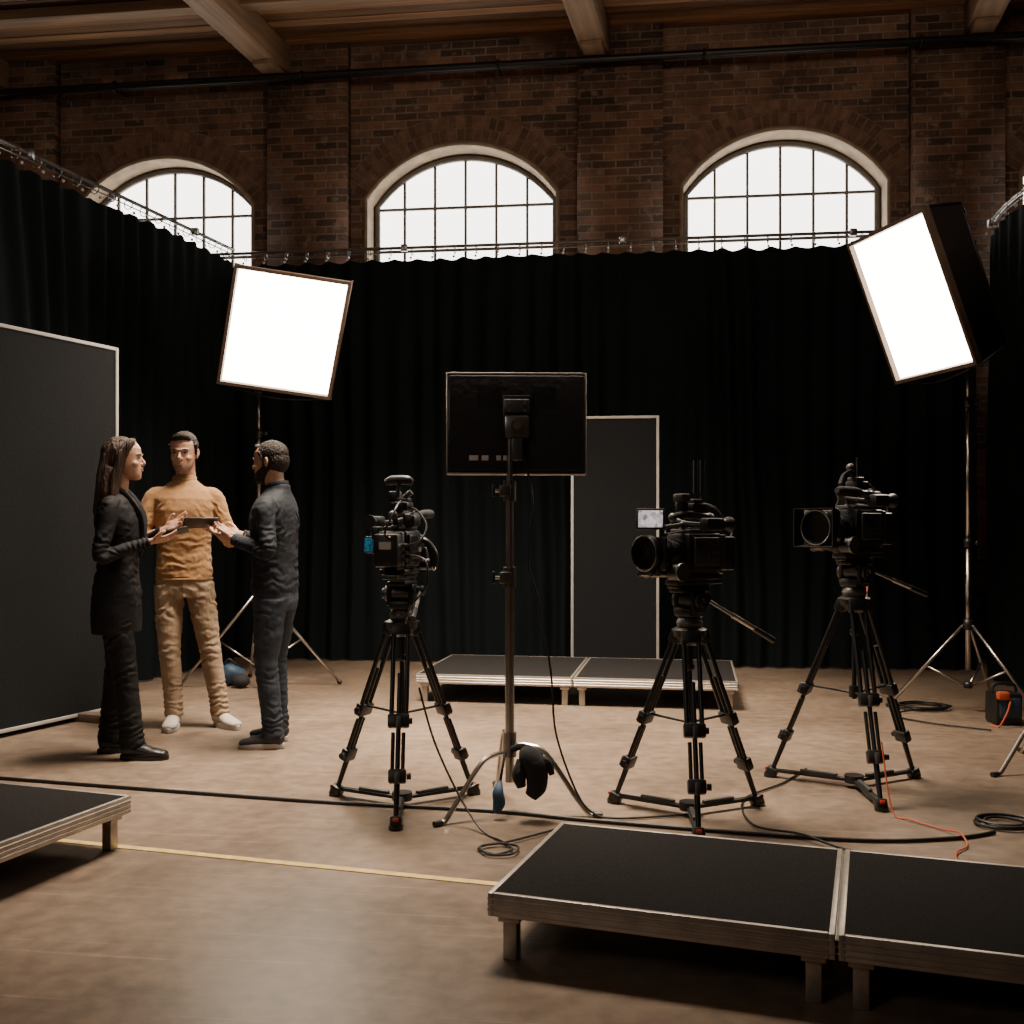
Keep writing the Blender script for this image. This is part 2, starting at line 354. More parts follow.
# ------------------------------------------------------------------ drapes
def drape(name, path, top=3.68, seed=0):
    P, _ = catmull(path, 40) if len(path) > 2 else ([V(path[0]).lerp(V(path[1]), k / 40) for k in range(41)], None)
    cum = [0]
    for i in range(1, len(P)): cum.append(cum[-1] + (P[i] - P[i - 1]).length)
    Lt = cum[-1]; n = int(Lt / 0.018); pts = []; j = 0
    for k in range(n + 1):
        s_ = Lt * k / n
        while j < len(cum) - 2 and cum[j + 1] < s_: j += 1
        t = (s_ - cum[j]) / max(cum[j + 1] - cum[j], 1e-6); pts.append((P[j].lerp(P[j + 1], t), (P[j + 1] - P[j]).normalized(), s_))
    NZ = 36; vs = []
    for iz in range(NZ + 1):
        f = iz / NZ; z = 0.015 + (top - 0.015) * f
        for (p, d, s_) in pts:
            nv = V((d.y, -d.x, 0))
            ph = s_ + 0.05 * noise.noise(V((s_ * 2.0, z * 0.5, seed)))
            amp = 0.045 * (0.65 + 0.9 * noise.noise(V((s_ * 1.3, 5, seed)))) * (1.0 - 0.45 * f ** 6)
            off = amp * math.sin(2 * math.pi * ph / 0.21 + 3.2 * noise.noise(V((s_ * 1.1, z * 0.25, seed + 4))))
            off += 0.06 * noise.noise(V((s_ * 0.8, z * 0.3, seed + 7))) + 0.018 * noise.noise(V((s_ * 8, z * 0.9, seed)))
            zz = z
            if f > 0.97: zz = z - 0.022 * abs(math.sin(math.pi * s_ / 0.21))
            q = p + nv * off; vs.append((q.x, q.y, zz))
    m = len(pts); fs = [[iz * m + k, iz * m + k + 1, (iz + 1) * m + k + 1, (iz + 1) * m + k] for iz in range(NZ) for k in range(m - 1)]
    b = B(); b.add(vs, fs, M_curtain); o = b.obj(name, sharp=80, recalc=False)
    r = B(); rp = [(p.x, p.y, top + 0.10) for (p, d, s_) in pts[::12]] + [(pts[-1][0].x, pts[-1][0].y, top + .10)]
    r.tube(rp, 0.015, M_steel, seg=8, smooth=False)
    r.tube([(x, y, z - .045) for x, y, z in rp], 0.005, M_steel, seg=6, smooth=False)
    step = max(int(0.21 / 0.018), 1)
    for k in range(4, m, step):
        p, d, _s = pts[k]; r.torus((p.x, p.y, top + 0.065), d, 0.038, 0.004, M_steel, seg=10); r.sph((p.x + d.y * .05, p.y - d.x * .05, top - 0.005), 0.012, M_label, seg=8)
    for k in range(0, m, 110):
        p, d, _s = pts[k]; r.box((p.x, p.y, top + 0.1), (0.06, 0.05, 0.06), M_steel, bev=0.006)
    r.obj("curtain_rail")
    return o
c1 = V((-2.95, 9.84, 0)); c2 = V((3.95, 9.78 - 6.45 * 0.13, 0))
drape("blackout_curtain", [c1, c2], seed=1)
drape("blackout_curtain", [V((-4.55, 3.4, 0)), V((-3.38, 6.87, 0)), V((-2.56, 9.66, 0))], seed=11)
drape("blackout_curtain", [V((4.02, 8.80, 0)), V((3.86, 7.87, 0)), V((3.75, 4.6, 0))], seed=23)

# ------------------------------------------------------------------ freestanding panels
def panel(name, p0, p1, h, lean=0.0, z0=0.03, block=True):
    p0, p1 = V(p0), V(p1); w = (p1 - p0).length; d = (p1 - p0).normalized(); a = math.atan2(d.y, d.x); c = (p0 + p1) / 2
    b = B(); b.box((0, 0, z0 + h / 2), (w - .03, 0.03, h - .03), M_felt)
    f = 0.022
    for sx in (-1, 1): b.box((sx * (w / 2 - f / 2), 0, z0 + h / 2), (f, 0.045, h), M_paintw, bev=0.003)
    for z in (z0 + f / 2, z0 + h - f / 2): b.box((0, -.001, z), (w - 2 * f + .002, 0.045, f), M_paintw, bev=0.003)
    if block:
        for sx in (-.32, .32):
            b.box((sx * w, 0, z0 / 2 + .012), (0.09, 0.42, z0 + .024), M_wood, bev=0.006)
            b.tube([(sx * w, 0.2, 0.04), (sx * w, 0.03, 0.75)], 0.012, M_blackm, smooth=False)
    o = b.obj(name, loc=(c.x, c.y, 0), rotz=a); return o
panel("acoustic_panel", (-3.32, 5.42, 0), (-2.64, 7.0, 0), 2.40)
panel("acoustic_panel", (0.49, 8.72, 0), (1.21, 8.64, 0), 2.12)

# ------------------------------------------------------------------ stage decks
def deck(name, corner, dx, dy, w, l, h=0.2):
    corner = V(corner); dx = V(dx).normalized(); dy = V(dy).normalized(); c = corner + dx * w / 2 + dy * l / 2; a = math.atan2(dx.y, dx.x)
    b = B(); t = 0.068
    b.box((0, 0, h - 0.012), (w - 0.03, l - 0.03, 0.022), M_carpet)
    e = 0.016
    for sx in (-1, 1):
        b.box((sx * (w / 2 - e / 2), 0, h - t / 2), (e, l, t), M_alu, bev=0.003)
        for k in range(3): b.box((sx * (w / 2), 0, h - .018 - k * .017), (0.008, l - .01, .006), M_alu, bev=0.002, seg=1)
    for sy in (-1, 1):
        b.box((0, sy * (l / 2 - e / 2), h - t / 2), (w - 2 * e, e, t), M_alu, bev=0.003)
        for k in range(3): b.box((0, sy * (l / 2), h - .018 - k * .017), (w - .01, 0.008, .006), M_alu, bev=0.002, seg=1)
    for sy in (-.3, 0, .3): b.box((0, sy * l, h - t / 2 - .01), (w - .05, 0.03, t - .03), M_dgrey)
    for sx in (-1, 1):
        for sy in (-1, 1):
            x, y = sx * (w / 2 - 0.055), sy * (l / 2 - 0.055)
            b.box((x, y, (h - t + .01) / 2), (0.042, 0.042, h - t + .01), M_alu, bev=0.004)
            b.box((x, y, h - t - .012), (0.065, 0.065, 0.02), M_alu, bev=0.004)
    return b.obj(name, loc=(c.x, c.y, 0), rotz=a)
dX = V((0.946, -0.324, 0)); dY = V((0.324, 0.946, 0))
deck("stage_deck", (-.07, 3.0, 0), dX, dY, 0.95, 0.755)
deck("stage_deck", V((-.07, 3.0, 0)) + dX * 0.958, dX, dY, 0.95, 0.755)
deck("stage_deck", V((-1.48, 4.08, 0)) - dX * 0.96 - dY * 0.95, dX, dY, 0.96, 0.95)
ex = V((0.985, -0.17, 0)); ey = V((0.17, 0.985, 0))
deck("stage_deck", (-0.68, 7.42, 0), ex, ey, 1.11, 1.12)
deck("stage_deck", V((-0.68, 7.42, 0)) + ex * 1.12, ex, ey, 1.11, 1.12)

# ------------------------------------------------------------------ tape + cables
def strip(name, p, q, w, m, z=0.003):
    p, q = V(p), V(q); d = (q - p).normalized(); L_ = (q - p).length; b = B(); b.box((0, 0, z / 2), (L_, w, z), m)
    c = (p + q) / 2; b.obj(name, loc=(c.x, c.y, 0), rotz=math.atan2(d.y, d.x))
strip("floor_tape", (-2.6, 4.39, 0), (0.7, 3.43, 0), 0.036, M_tape)
def cable(name, pts, r=0.007, m=M_cable, n=8):
    b = B(); b.tube(pts, r, m, seg=8, n=n); return b.obj(name)
cable("power_cable", [(-3.3, 5.38, .009), (-2.51, 5.15, .009), (-1.6, 4.9, .009), (-.82, 4.70, .009), (-.1, 4.56, .009), (.3, 4.42, .009), (.9, 4.24, .009), (1.4, 4.13, .009), (1.75, 4.16, .009), (1.95, 4.24, .009)], 0.008)
def coil(name, c, R, n, m=M_cable, tail=None):
    pts = []
    for k in range(n * 10):
        a = k / 10 * 2 * math.pi; rr = R * (1 + 0.12 * math.sin(k * 0.37)) ; pts.append((c[0] + math.cos(a) * rr + 0.01 * math.sin(k), c[1] + math.sin(a) * rr * .9, .008 + 0.006 * (k / 10)))
    if tail: pts += tail
    return cable(name, pts, 0.006, m, n=3)
coil("cable_coil", (2.05, 4.36), 0.10, 3, tail=[(2.3, 4.3, .01), (2.6, 4.4, .01)])
coil("cable_coil", (2.80, 7.15), 0.15, 4, tail=[(2.5, 6.9, .01), (2.6, 6.6, .01), (2.9, 6.35, .01)])
cable("orange_cable", [(1.62, 4.60, .3), (1.63, 4.5, .03), (1.68, 4.42, .009), (1.76, 4.28, .009), (1.78, 4.17, .026), (1.76, 4.06, .009), (1.68, 3.97, .009), (1.62, 3.8, .009)], 0.0035, M_ored)
cable("mains_cable", [(1.5, 5.35, .008), (1.3, 5.05, .008), (1.05, 4.75, .008), (1.0, 4.35, .008), (1.15, 4.16, .024), (1.3, 4.0, .008), (1.6, 3.9, .008)], 0.005)

# ------------------------------------------------------------------ light stands and softboxes
def light_stand(b, loc, top, collar, rad, angs):
    x, y = loc
    b.cyl((x, y, collar - .3), (x, y, collar + .55), 0.017, M_chrome); b.cyl((x, y, collar + .5), (x, y, top - .35), 0.0145, M_chrome); b.cyl((x, y, top - .4), (x, y, top), 0.012, M_chrome)
    for z in (collar + .55, top - .35): b.cyl((x, y, z - .03), (x, y, z + .03), 0.026, M_black); b.cyl((x, y, z), (x + .05, y - .01, z), 0.007, M_black); b.sph((x + .055, y - .011, z), 0.016, M_black, seg=10)
    b.cyl((x, y, collar - .03), (x, y, collar + .04), 0.03, M_black); b.cyl((x, y, .16), (x, y, .20), 0.028, M_black)
    for a in angs:
        a = math.radians(a); dx, dy = math.cos(a), math.sin(a)
        b.tube([(x + dx * .03, y + dy * .03, collar), (x + dx * rad, y + dy * rad, 0.018)], 0.011, M_chrome, smooth=False)
        t = 0.52
        b.tube([(x + dx * .026, y + dy * .026, .18), (x + dx * rad * t, y + dy * rad * t, collar * (1 - t) + .02)], 0.007, M_chrome, smooth=False)
        b.sph((x + dx * rad, y + dy * rad, 0.019), 0.019, M_black, seg=10)
def softbox(name, C, a, bb, depth, stand, top, collar, rad, angs):
    C, a, bb = V(C), V(a), V(bb); n = a.cross(bb); n.normalize()
    if n.dot(-C) < 0: n = -n
    ua, ub = a.normalized(), bb.normalized(); ha, hb = a.length / 2, bb.length / 2
    b = B()
    def ring(s1, dd, ext=0): return [C + n * dd + ua * (ha * s1 + ext) * i + ub * (hb * s1 + ext) * j for i, j in ((-1, -1), (1, -1), (1, 1), (-1, 1))]
    def loft(r1, r2, m):
        b.add(r1 + r2, [[k, (k + 1) % 4, 4 + (k + 1) % 4, 4 + k] for k in range(4)], m)
    N = 8; vs = []
    for i in range(N + 1):
        for j in range(N + 1):
            u, w_ = i / N * 2 - 1, j / N * 2 - 1
            vs.append(C + ua * ha * u + ub * hb * w_ + n * (0.012 + 0.02 * (1 - u * u) * (1 - w_ * w_)))
    b.add(vs, [[i * (N + 1) + j, (i + 1) * (N + 1) + j, (i + 1) * (N + 1) + j + 1, i * (N + 1) + j + 1] for i in range(N) for j in range(N)], M_glow)
    r0 = ring(1, 0.0, 0.0); r1 = ring(1, 0.045, 0.006); r2 = ring(1, 0.045, 0.030); r3 = ring(1, 0.0, 0.032)
    loft(r0, r1, M_sbrim); loft(r1, r2, M_sbrim); loft(r2, r3, M_sbrim)
    r4 = ring(0.97, -depth * .78, 0.0); r5 = ring(0.86, -depth * .92, 0); r6 = ring(0.25, -depth, 0)
    loft(r3, r4, M_sbfab); loft(r4, r5, M_sbfab); loft(r5, r6, M_sbfab); b.add(r6, [[0, 1, 2, 3]], M_sbfab)
    for k in range(4): b.tube([r3[k], r4[k], r5[k], r6[k]], 0.008, M_black, smooth=False)
    for k in range(4): b.tube([r4[k], r4[(k + 1) % 4]], 0.005, M_black, smooth=False)
    R = Matrix((ua, n, ub)).transposed()
    back = C - n * (depth + .07)
    b.box(back, (0.15, 0.14, 0.14), M_black, rot=R, bev=0.02)
    sx, sy = stand
    light_stand(b, stand, top, collar, rad, angs)
    b.box((sx, sy, top), (0.06, 0.06, 0.09), M_black, bev=0.01); b.cyl((sx - .05, sy, top + .02), (sx + .07, sy, top + .02), 0.012, M_black)
    b.tube([(sx, sy, top), (sx, sy, top + .12), back + V((0, 0, -.05))], 0.015, M_black, smooth=False)
    b.tube([r3[3], r3[3] * .5 + r3[2] * .5 + V((0, .02, -.05)), r3[2]], 0.006, M_black)
    return b.obj(name, recalc=False)
softbox("softbox_light", (-1.67, 7.7, 2.66), (.77, 0.06, -.105), (-.19, .25, -.76), 0.34, (-1.935, 8.02), 2.30, .72, .62, (175, 20, 110))
softbox("softbox_light", (2.61, 6.82, 2.715), (.21, -.70, .02), (.34, .07, -.89), 0.34, (3.05, 7.02), 2.42, .58, .50, (160, -52, 48, ))

# ------------------------------------------------------------------ C-stand helper
def cstand_base(b, x, y, angs, hub=.25):
    for i, a in enumerate(angs):
        a = math.radians(a); dx, dy = math.cos(a), math.sin(a); h = hub + i * 0.035
        b.tube([(x + dx * .02, y + dy * .02, h), (x + dx * .09, y + dy * .09, h), (x + dx * .17, y + dy * .17, h - .03), (x + dx * .31, y + dy * .31, .07), (x + dx * .365, y + dy * .365, .014), (x + dx * .40, y + dy * .40, .011)], 0.0115, M_chrome, seg=10)
        b.cyl((x, y, h - .018), (x, y, h + .018), 0.03, M_steel)
        b.cyl((x + dx * .38, y + dy * .38, .012), (x + dx * .42, y + dy * .42, .012), 0.0125, M_black)
mx_, my_ = -0.01, 4.62
b = B(); cstand_base(b, mx_, my_, (222, -20, 100))
b.cyl((mx_, my_, .12), (mx_, my_, 1.02), 0.020, M_chrome); b.cyl((mx_, my_, 1.0), (mx_, my_, 1.42), 0.0165, M_chrome); b.cyl((mx_, my_, 1.4), (mx_, my_, 1.68), 0.013, M_chrome)
for z in (1.02, 1.40):
    b.cyl((mx_, my_, z - .045), (mx_, my_, z + .045), 0.028, M_steel); b.box((mx_ - .02, my_ - .03, z), (0.05, 0.03, 0.05), M_dgrey, bev=.006)
    b.cyl((mx_, my_, z), (mx_ - .065, my_ - .03, z), 0.007, M_chrome); b.box((mx_ - .07, my_ - .03, z), (0.014, 0.02, 0.055), M_black, bev=.005)
R_ = Matrix.Rotation(math.radians(2), 3, 'Z') @ Matrix.Rotation(math.radians(-2), 3, 'X')
mc = V((0.02, my_ + .04, 1.70))
b.M = Matrix.Translation(mc) @ R_.to_4x4()
b.box((0, 0.03, 0), (0.615, 0.03, 0.44), M_black, bev=.012)
b.box((0, 0.0, 0), (0.60, 0.04, 0.425), M_canvas, bev=.008)
for sx in (-1, 1): b.box((sx * .307, 0.015, 0), (0.009, 0.045, 0.452), M_alu, bev=.003)
for sz in (-1, 1): b.box((0, 0.015, sz * .223), (0.615, 0.045, 0.009), M_alu, bev=.003)
b.box((0, .052, 0), (.57, .004, .40), M_lens)
for k in range(9): b.box((-.17 + k * .012, -.021, .12), (.005, .004, .09), M_black)
for k in range(9): b.box((.17 - k * .012, -.021, .12), (.005, .004, .09), M_black)
b.box((-0.0, -.03, .02), (.125, .03, .20), M_blackm, bev=.006)
b.box((-0.0, -.055, .07), (.115, .02, .06), M_dgrey, bev=.006)
b.box((-0.0, -.05, -.02), (.11, .03, .10), M_steel, bev=.01)
b.cyl((0, -.04, -.02), (0, -.085, -.02), .028, M_dgrey); b.cyl((0, -.085, -.02), (0, -.095, -.02), .018, M_chrome)
b.box((-0.0, -.05, -.12), (.05, .035, .10), M_dgrey, bev=.006)
for k in (-1, 1):
    for z in (.08, .05): b.cyl((k * .035, -.066, z), (k * .035, -.07, z), .007, M_chrome, seg=8)
for k, ww in ((-.19, .04), (-.14, .03), (-.08, .02), (-.05, .02)): b.box((k, -.022, -.155), (ww, .006, .022), M_label, bev=.002)
b.M = Matrix.Identity(4)
mon = b.obj("monitor_on_stand")
b = B()
b.tube([(.055, 4.50, .28), (.075, 4.47, .26), (.10, 4.46, .22), (.105, 4.45, .15), (.08, 4.45, .10)], [(.03, .03), (.05, .045), (.055, .05), (.045, .045), (.025, .03)], M_canvas, seg=14)
b.tube([(.0, 4.53, .28), (.05, 4.50, .30), (.13, 4.50, .26)], .014, M_canvas); b.tube([(.04, 4.47, .25), (.03, 4.45, .19), (.04, 4.45, .14)], [.02, .03, .02], M_canvas)
b.tube([(.10, 4.47, .25), (.15, 4.46, .24), (.17, 4.45, .19)], [.02, .022, .012], M_canvas)
b.obj("sandbag")
b = B()
b.tube([(-.05, 4.5, .15), (-.06, 4.47, .11), (-.055, 4.46, .07), (-.07, 4.45, .03)], [(.010, .010), (.025, .016), (.028, .018), (.016, .012)], M_blue, seg=10)
b.tube([(-.03, 4.56, .26), (-.04, 4.52, .21), (-.05, 4.5, .15)], .006, M_cable); b.obj("blue_clamp_pouch")
cc = cable("monitor_cable", [(0.05, 4.60, 1.56), (0.09, 4.58, 1.35), (0.07, 4.58, 1.1), (0.12, 4.57, .9), (0.17, 4.57, .6), (0.19, 4.55, .35), (0.27, 4.5, .12), (0.34, 4.46, .03), (.45, 4.44, .009), (.75, 4.5, .009)], 0.0045); cc.parent = mon
b = B(); cstand_base(b, 2.76, 5.38, (205, 330, 85)); b.cyl((2.76, 5.38, .12), (2.76, 5.38, 1.5), .0165, M_chrome); b.cyl((2.76, 5.38, 1.45), (2.76, 5.38, 2.3), .012, M_chrome); b.cyl((2.76, 5.38, 1.46), (2.76, 5.38, 1.54), .028, M_steel)
b.obj("c_stand")
b = B(); b.box((3.10, 6.62, .10), (.17, .17, .20), M_black, bev=.02); b.box((3.10, 6.53, .11), (.13, .012, .12), M_blue, bev=.004); b.box((3.05, 6.52, .19), (.07, .05, .05), M_ored, bev=.01); b.tube([(3.02, 6.6, .2), (3.04, 6.6, .25), (3.15, 6.6, .25), (3.17, 6.6, .2)], .009, M_black)
b.tube([(3.1, 6.52, .17), (3.05, 6.46, .1), (3.0, 6.46, .01), (2.97, 6.5, .01)], .006, M_ored); b.obj("battery_pack")
b = B(); b.tube([(-2.30, 8.2, .06), (-2.2, 8.18, .09), (-2.1, 8.2, .07)], [(.05, .05), (.09, .085), (.05, .05)], M_blue, seg=14); b.tube([(-2.27, 8.17, .12), (-2.2, 8.15, .21), (-2.12, 8.18, .13)], .008, M_black)
b.sph((-2.08, 8.05, .055), (.07, .06, .055), M_canvas); b.obj("equipment_bag")
cable("camera_cable", [(-.40, 4.52, .55), (-.33, 4.46, .33), (-.22, 4.38, .12), (-.12, 4.25, .012), (-.04, 4.12, .009), (.0, 4.02, .009), (-.06, 3.96, .009), (-.13, 4.02, .009), (-.07, 4.08, .012), (.02, 4.04, .014), (.0, 3.95, .012), (-.09, 3.95, .012), (-.12, 4.04, .014), (-.02, 4.1, .012), (.2, 4.3, .009)], 0.0045)

# ------------------------------------------------------------------ tripods
def tripod(loc, bowl, rad, a0):
    b = B(); feet = []
    for k in range(3):
        a = math.radians(a0 + 120 * k); d = V((math.cos(a), math.sin(a), 0)); t = V((-d.y, d.x, 0))
        top = d * 0.055 + V((0, 0, bowl - .02)); foot = d * rad + V((0, 0, 0.03)); feet.append((foot, d, t))
        ax = (foot - top)
        mid1 = top + ax * 0.52; mid2 = top + ax * 0.56
        R = Matrix((t, ax.normalized().cross(t), -ax.normalized())).transposed()
        b.box(top + V((0, 0, -.01)), (0.085, 0.05, 0.06), M_black, rot=R, bev=.008)
        for s_ in (-1, 1):
            b.cyl(top + t * .031 * s_, mid1 + t * .031 * s_, .0105, M_carbon, seg=12)
        b.cyl(top + ax * .25, top + ax * .80, .0105, M_carbon, seg=12)
        for s_ in (-1, 1):
            b.cyl(mid2 + t * .022 * s_ , top + ax * .78 + t * .022 * s_, .0085, M_carbon, seg=12)
        for f_, sz in ((.50, .092), (.78, .075)):
            b.box(top + ax * f_, (sz, 0.040, 0.058), M_black, rot=R, bev=.008)
            b.box(top + ax * f_ + d * .03, (0.02, 0.02, 0.05), M_dgrey, rot=R, bev=.005)
            b.cyl(top + ax * f_ + t * .04, top + ax * f_ + t * .058, .014, M_blackm)
        b.cyl(top + ax * .78, foot, .0135, M_carbon, r2=.011, seg=12)
        b.box(foot + V((0, 0, -.003)), (0.05, 0.055, 0.045), M_black, rot=R, bev=.01)
        b.cyl(foot + V((0, 0, -.028)) + d * .01, foot + V((0, 0, -.012)) + d * .01, .03, M_black)
        b.box(foot + V((0, 0, .012)) + d * .025, (0.022, 0.018, 0.016), M_red, rot=R, bev=.004)
        b.box(d * rad * .5 + V((0, 0, .035)), (rad * .95, 0.03, 0.016), M_black, rot=a, bev=.004)
        b.box(d * rad * .42 + V((0, 0, .05)), (rad * .45, 0.02, 0.014), M_dgrey, rot=a, bev=.004)
        b.cyl(V((0, 0, bowl * .50)), top + ax * .48, .0055, M_black)
    b.cyl((0, 0, .025), (0, 0, .06), .045, M_black); b.cyl((0, 0, bowl * .47), (0, 0, bowl - .04), .011, M_black); b.cyl((0, 0, bowl * .48), (0, 0, bowl * .54), .024, M_black)
    b.lathe((0, 0, bowl - .05), (0, 0, 1), [(0, .045), (.02, .07), (.05, .075), (.06, .06)], M_black)
    b.lathe((0, 0, bowl), (0, 0, 1), [(0, .05), (.03, .058), (.05, .05), (.06, .035)], M_dgrey)
    b.cyl((0, 0, bowl - .16), (0, 0, bowl - .05), .016, M_black); b.sph((0, 0, bowl - .16), .022, M_black)
    return b, feet
def fluid_head(b, bowl, fwd, hl=0.34, drop=0.13, sidev=1):
    f = V(fwd).normalized(); t = V((-f.y, f.x, 0)); z = V((0, 0, 1)); R = Matrix((t, f, z)).transposed()
    b.box(V((0, 0, bowl + .075)), (.10, .10, .04), M_black, rot=R, bev=.012)
    for s_ in (-1, 1): b.box(t * .05 * s_ + z * (bowl + .12), (.025, .08, .10), M_blackm, rot=R, bev=.01)
    b.cyl(t * -.075 + z * (bowl + .125), t * .075 + z * (bowl + .125), .034, M_dgrey, seg=20)
    b.cyl(t * .075 + z * (bowl + .125), t * .09 + z * (bowl + .125), .024, M_black, seg=20)
    b.box(z * (bowl + .172), (.085, .17, .022), M_black, rot=R, bev=.006)
    b.box(z * (bowl + .188) + f * .01, (.06, .20, .014), M_dgrey, rot=R, bev=.004)
    p = t * .085 * sidev + z * (bowl + .14); q = p - f * hl + t * sidev * .06 - z * drop
    b.cyl(p, q, .0075, M_steel); b.cyl(q + (p - q) * .3, q, .013, M_black); b.cyl(p + (q - p) * .40, p + (q - p) * .70, .0105, M_chrome)
    b.cyl(p - t * .02 * sidev, p + t * .02 * sidev, .022, M_black)
    return bowl + .195

def cine_camera(name, loc, yaw, variant, sc=1.0):
    b = B()
    b.M = Matrix.Scale(sc, 4)
    b.box((0, 0, .010), (.07, .26, .020), M_dgrey, bev=.004)
    b.box((0, 0, .030), (.11, .20, .022), M_black, bev=.006)
    for s_ in (-1, 1): b.cyl((s_ * .032, -.12, .045), (s_ * .032, .27, .045), .0075, M_chrome)
    b.box((0, .14, .045), (.09, .03, .03), M_black, bev=.006)
    b.box((0, 0, .125), (.125, .19, .15), M_black, bev=.012)
    b.box((0.066, -.01, .125), (.012, .15, .12), M_blackm, bev=.006); b.box((-.066, .0, .13), (.012, .14, .11), M_dgrey, bev=.006)
    for k in range(7): b.box((.073, -.06 + k * .012, .16), (.004, .005, .03), M_dgrey)
    for k in range(6):
        b.cyl((-.072, -.05 + (k % 3) * .025, .10 + (k // 3) * .025), (-.077, -.05 + (k % 3) * .025, .10 + (k // 3) * .025), .006, M_steel, seg=8)
        b.cyl((.072, -.05 + (k % 3) * .022, .09 + (k // 3) * .022), (.077, -.05 + (k % 3) * .022, .09 + (k // 3) * .022), .006, M_steel, seg=8)
    b.box((-.073, .03, .15), (.004, .05, .03), M_lens); b.box((.073, .04, .12), (.004, .035, .02), M_label)
    b.box((0, 0.01, .208), (.10, .15, .018), M_dgrey, bev=.005)
    b.box((0, -.11, .125), (.105, .03, .14), M_dgrey, bev=.006); b.box((0, -.155, .12), (.105, .065, .135), M_black, bev=.012)
    b.box((0, -.188, .14), (.05, .004, .03), M_label, bev=.001)
    for k in range(3): b.cyl((.045, -.11, .08 + k * .03), (.075, -.125, .08 + k * .03), .008, M_steel, seg=10)
    b.lathe((0, .095, .125), (0, 1, 0), [(0, .052), (.012, .052), (.014, .042), (.03, .042), (.032, .047), (.06, .047), (.062, .051), (.078, .051), (.08, .046), (.10, .048), (.102, .054), (.12, .054), (.122, .05), (.135, .056), (.155, .058), (.157, .050), (.145, .044)], M_blackm, seg=28)
    for y_ in (.155, .195): 
        for k in range(28):
            a = 2 * math.pi * k / 28; b.box((math.cos(a) * .052, y_ + .01, .125 + math.sin(a) * .052), (.006, .012, .004), M_dgrey, rot=Matrix.Rotation(-a, 3, 'Y'))
    b.torus((0, .215, .125), (0, 1, 0), .0555, .002, M_chrome); b.torus((0, .13, .125), (0, 1, 0), .044, .003, M_chrome); b.sph((0, .232, .125), (.045, .014, .045), M_lens, seg=20)
    if variant != 1:
        if variant == 2:
            b.lathe((0, .225, .125), (0, 1, 0), [(0, .060), (.015, .068), (.05, .070), (.052, .064), (.03, .056), (.02, .052)], M_black, seg=32)
            b.torus((0, .276, .125), (0, 1, 0), .067, .0025, M_steel)
            b.box((0, .235, .125), (.16, .014, .125), M_black, bev=.006)
        else:
            b.lathe((0, .235, .125), (0, 1, 0), [(0, .06), (.02, .070), (.045, .074), (.047, .068), (.02, .060)], M_black, seg=32)
            b.torus((0, .282, .125), (0, 1, 0), .070, .003, M_steel)
            b.box((0, .24, .125), (.17, .014, .14), M_dgrey, bev=.006)
            o2 = [(-.088, .25, .052), (.088, .25, .052), (.088, .25, .198), (-.088, .25, .198)]; o3 = [(x * 1.08, .30, .125 + (z - .125) * 1.08) for x, y, z in o2]; o4 = [(x * .95, .30, .125 + (z - .125) * .95) for x, y, z in o3]; o5 = [(x * .95, .25, .125 + (z - .125) * .95) for x, y, z in o2]
            b.add(o2 + o3 + o4 + o5, [[k + o, (k + 1) % 4 + o, (k + 1) % 4 + 4 + o, k + 4 + o] for o in (0, 4, 8) for k in range(4)], M_black)
        b.box((0, .24, .055), (.10, .02, .03), M_dgrey, bev=.005)
    b.cyl((-.045, .17, .055), (-.095, .17, .055), .030, M_black, seg=24); b.cyl((-.095, .17, .055), (-.105, .17, .055), .034, M_dgrey, seg=24); b.torus((-.10, .17, .055), (1, 0, 0), .033, .003, M_steel)
    b.cyl((.045, .16, .055), (.10, .16, .055), .026, M_black, seg=24); b.torus((.10, .16, .055), (1, 0, 0), .027, .003, M_steel)
    b.box((0.05, .18, .10), (.035, .05, .055), M_dgrey, bev=.008)
    b.cyl((0, .06, .21), (0, .075, .262), .010, M_black); b.cyl((0, -.06, .21), (0, -.06, .262), .010, M_black)
    b.tube([(0, -.085, .262), (0, 0, .272), (0, .07, .27), (0, .12, .262)], .0155, M_black, seg=12)
    b.box((0, .0, .215), (.03, .15, .016), M_dgrey, bev=.004)
    b.sph((0, .12, .262), .018, M_dgrey); b.sph((0, -.085, .262), .02, M_dgrey)
    b.box((.025, -.03, .30), (.06, .085, .036), M_black, bev=.006); b.box((.025, -.02, .325), (.05, .05, .02), M_dgrey, bev=.004)
    if variant == 2:
        for s_ in (-1, 1): b.cyl((.025 + .014 * s_, -.05, .31), (.025 + .018 * s_, -.05, .45), .0045, M_black, seg=8); b.cyl((.025 + .018 * s_, -.05, .36), (.025 + .018 * s_, -.05, .49), .009, M_black, seg=10)
        b.box((.02, .05, .30), (.04, .04, .05), M_black, bev=.008); b.box((.02, .05, .34), (.05, .05, .03), M_dgrey, bev=.006)
    if variant == 3:
        b.cyl((.025, -.04, .31), (.025, -.03, .42), .006, M_black, seg=8); b.cyl((.0, .0, .27), (.03, .01, .37), .008, M_black); b.sph((.03, .01, .375), .018, M_dgrey); b.cyl((.045, -.04, .31), (.05, -.04, .40), .005, M_black)
        b.tube([(.02, .02, .36), (.02, .07, .34), (0, .12, .30)], .009, M_black)
    if variant == 1:
        b.cyl((0, -.03, .30), (0, -.02, .40), .008, M_black); b.tube([(-.06, -.01, .40), (-.03, .0, .41), (.03, .0, .41), (.055, .0, .40)], [.012, .02, .02, .013], M_black, seg=12); b.cyl((.02, -.03, .33), (.06, -.03, .36), .012, M_dgrey)
        b.box((-.03, .03, .34), (.05, .04, .05), M_black, bev=.008); b.box((.06, -.02, .24), (.05, .09, .05), M_black, bev=.01)
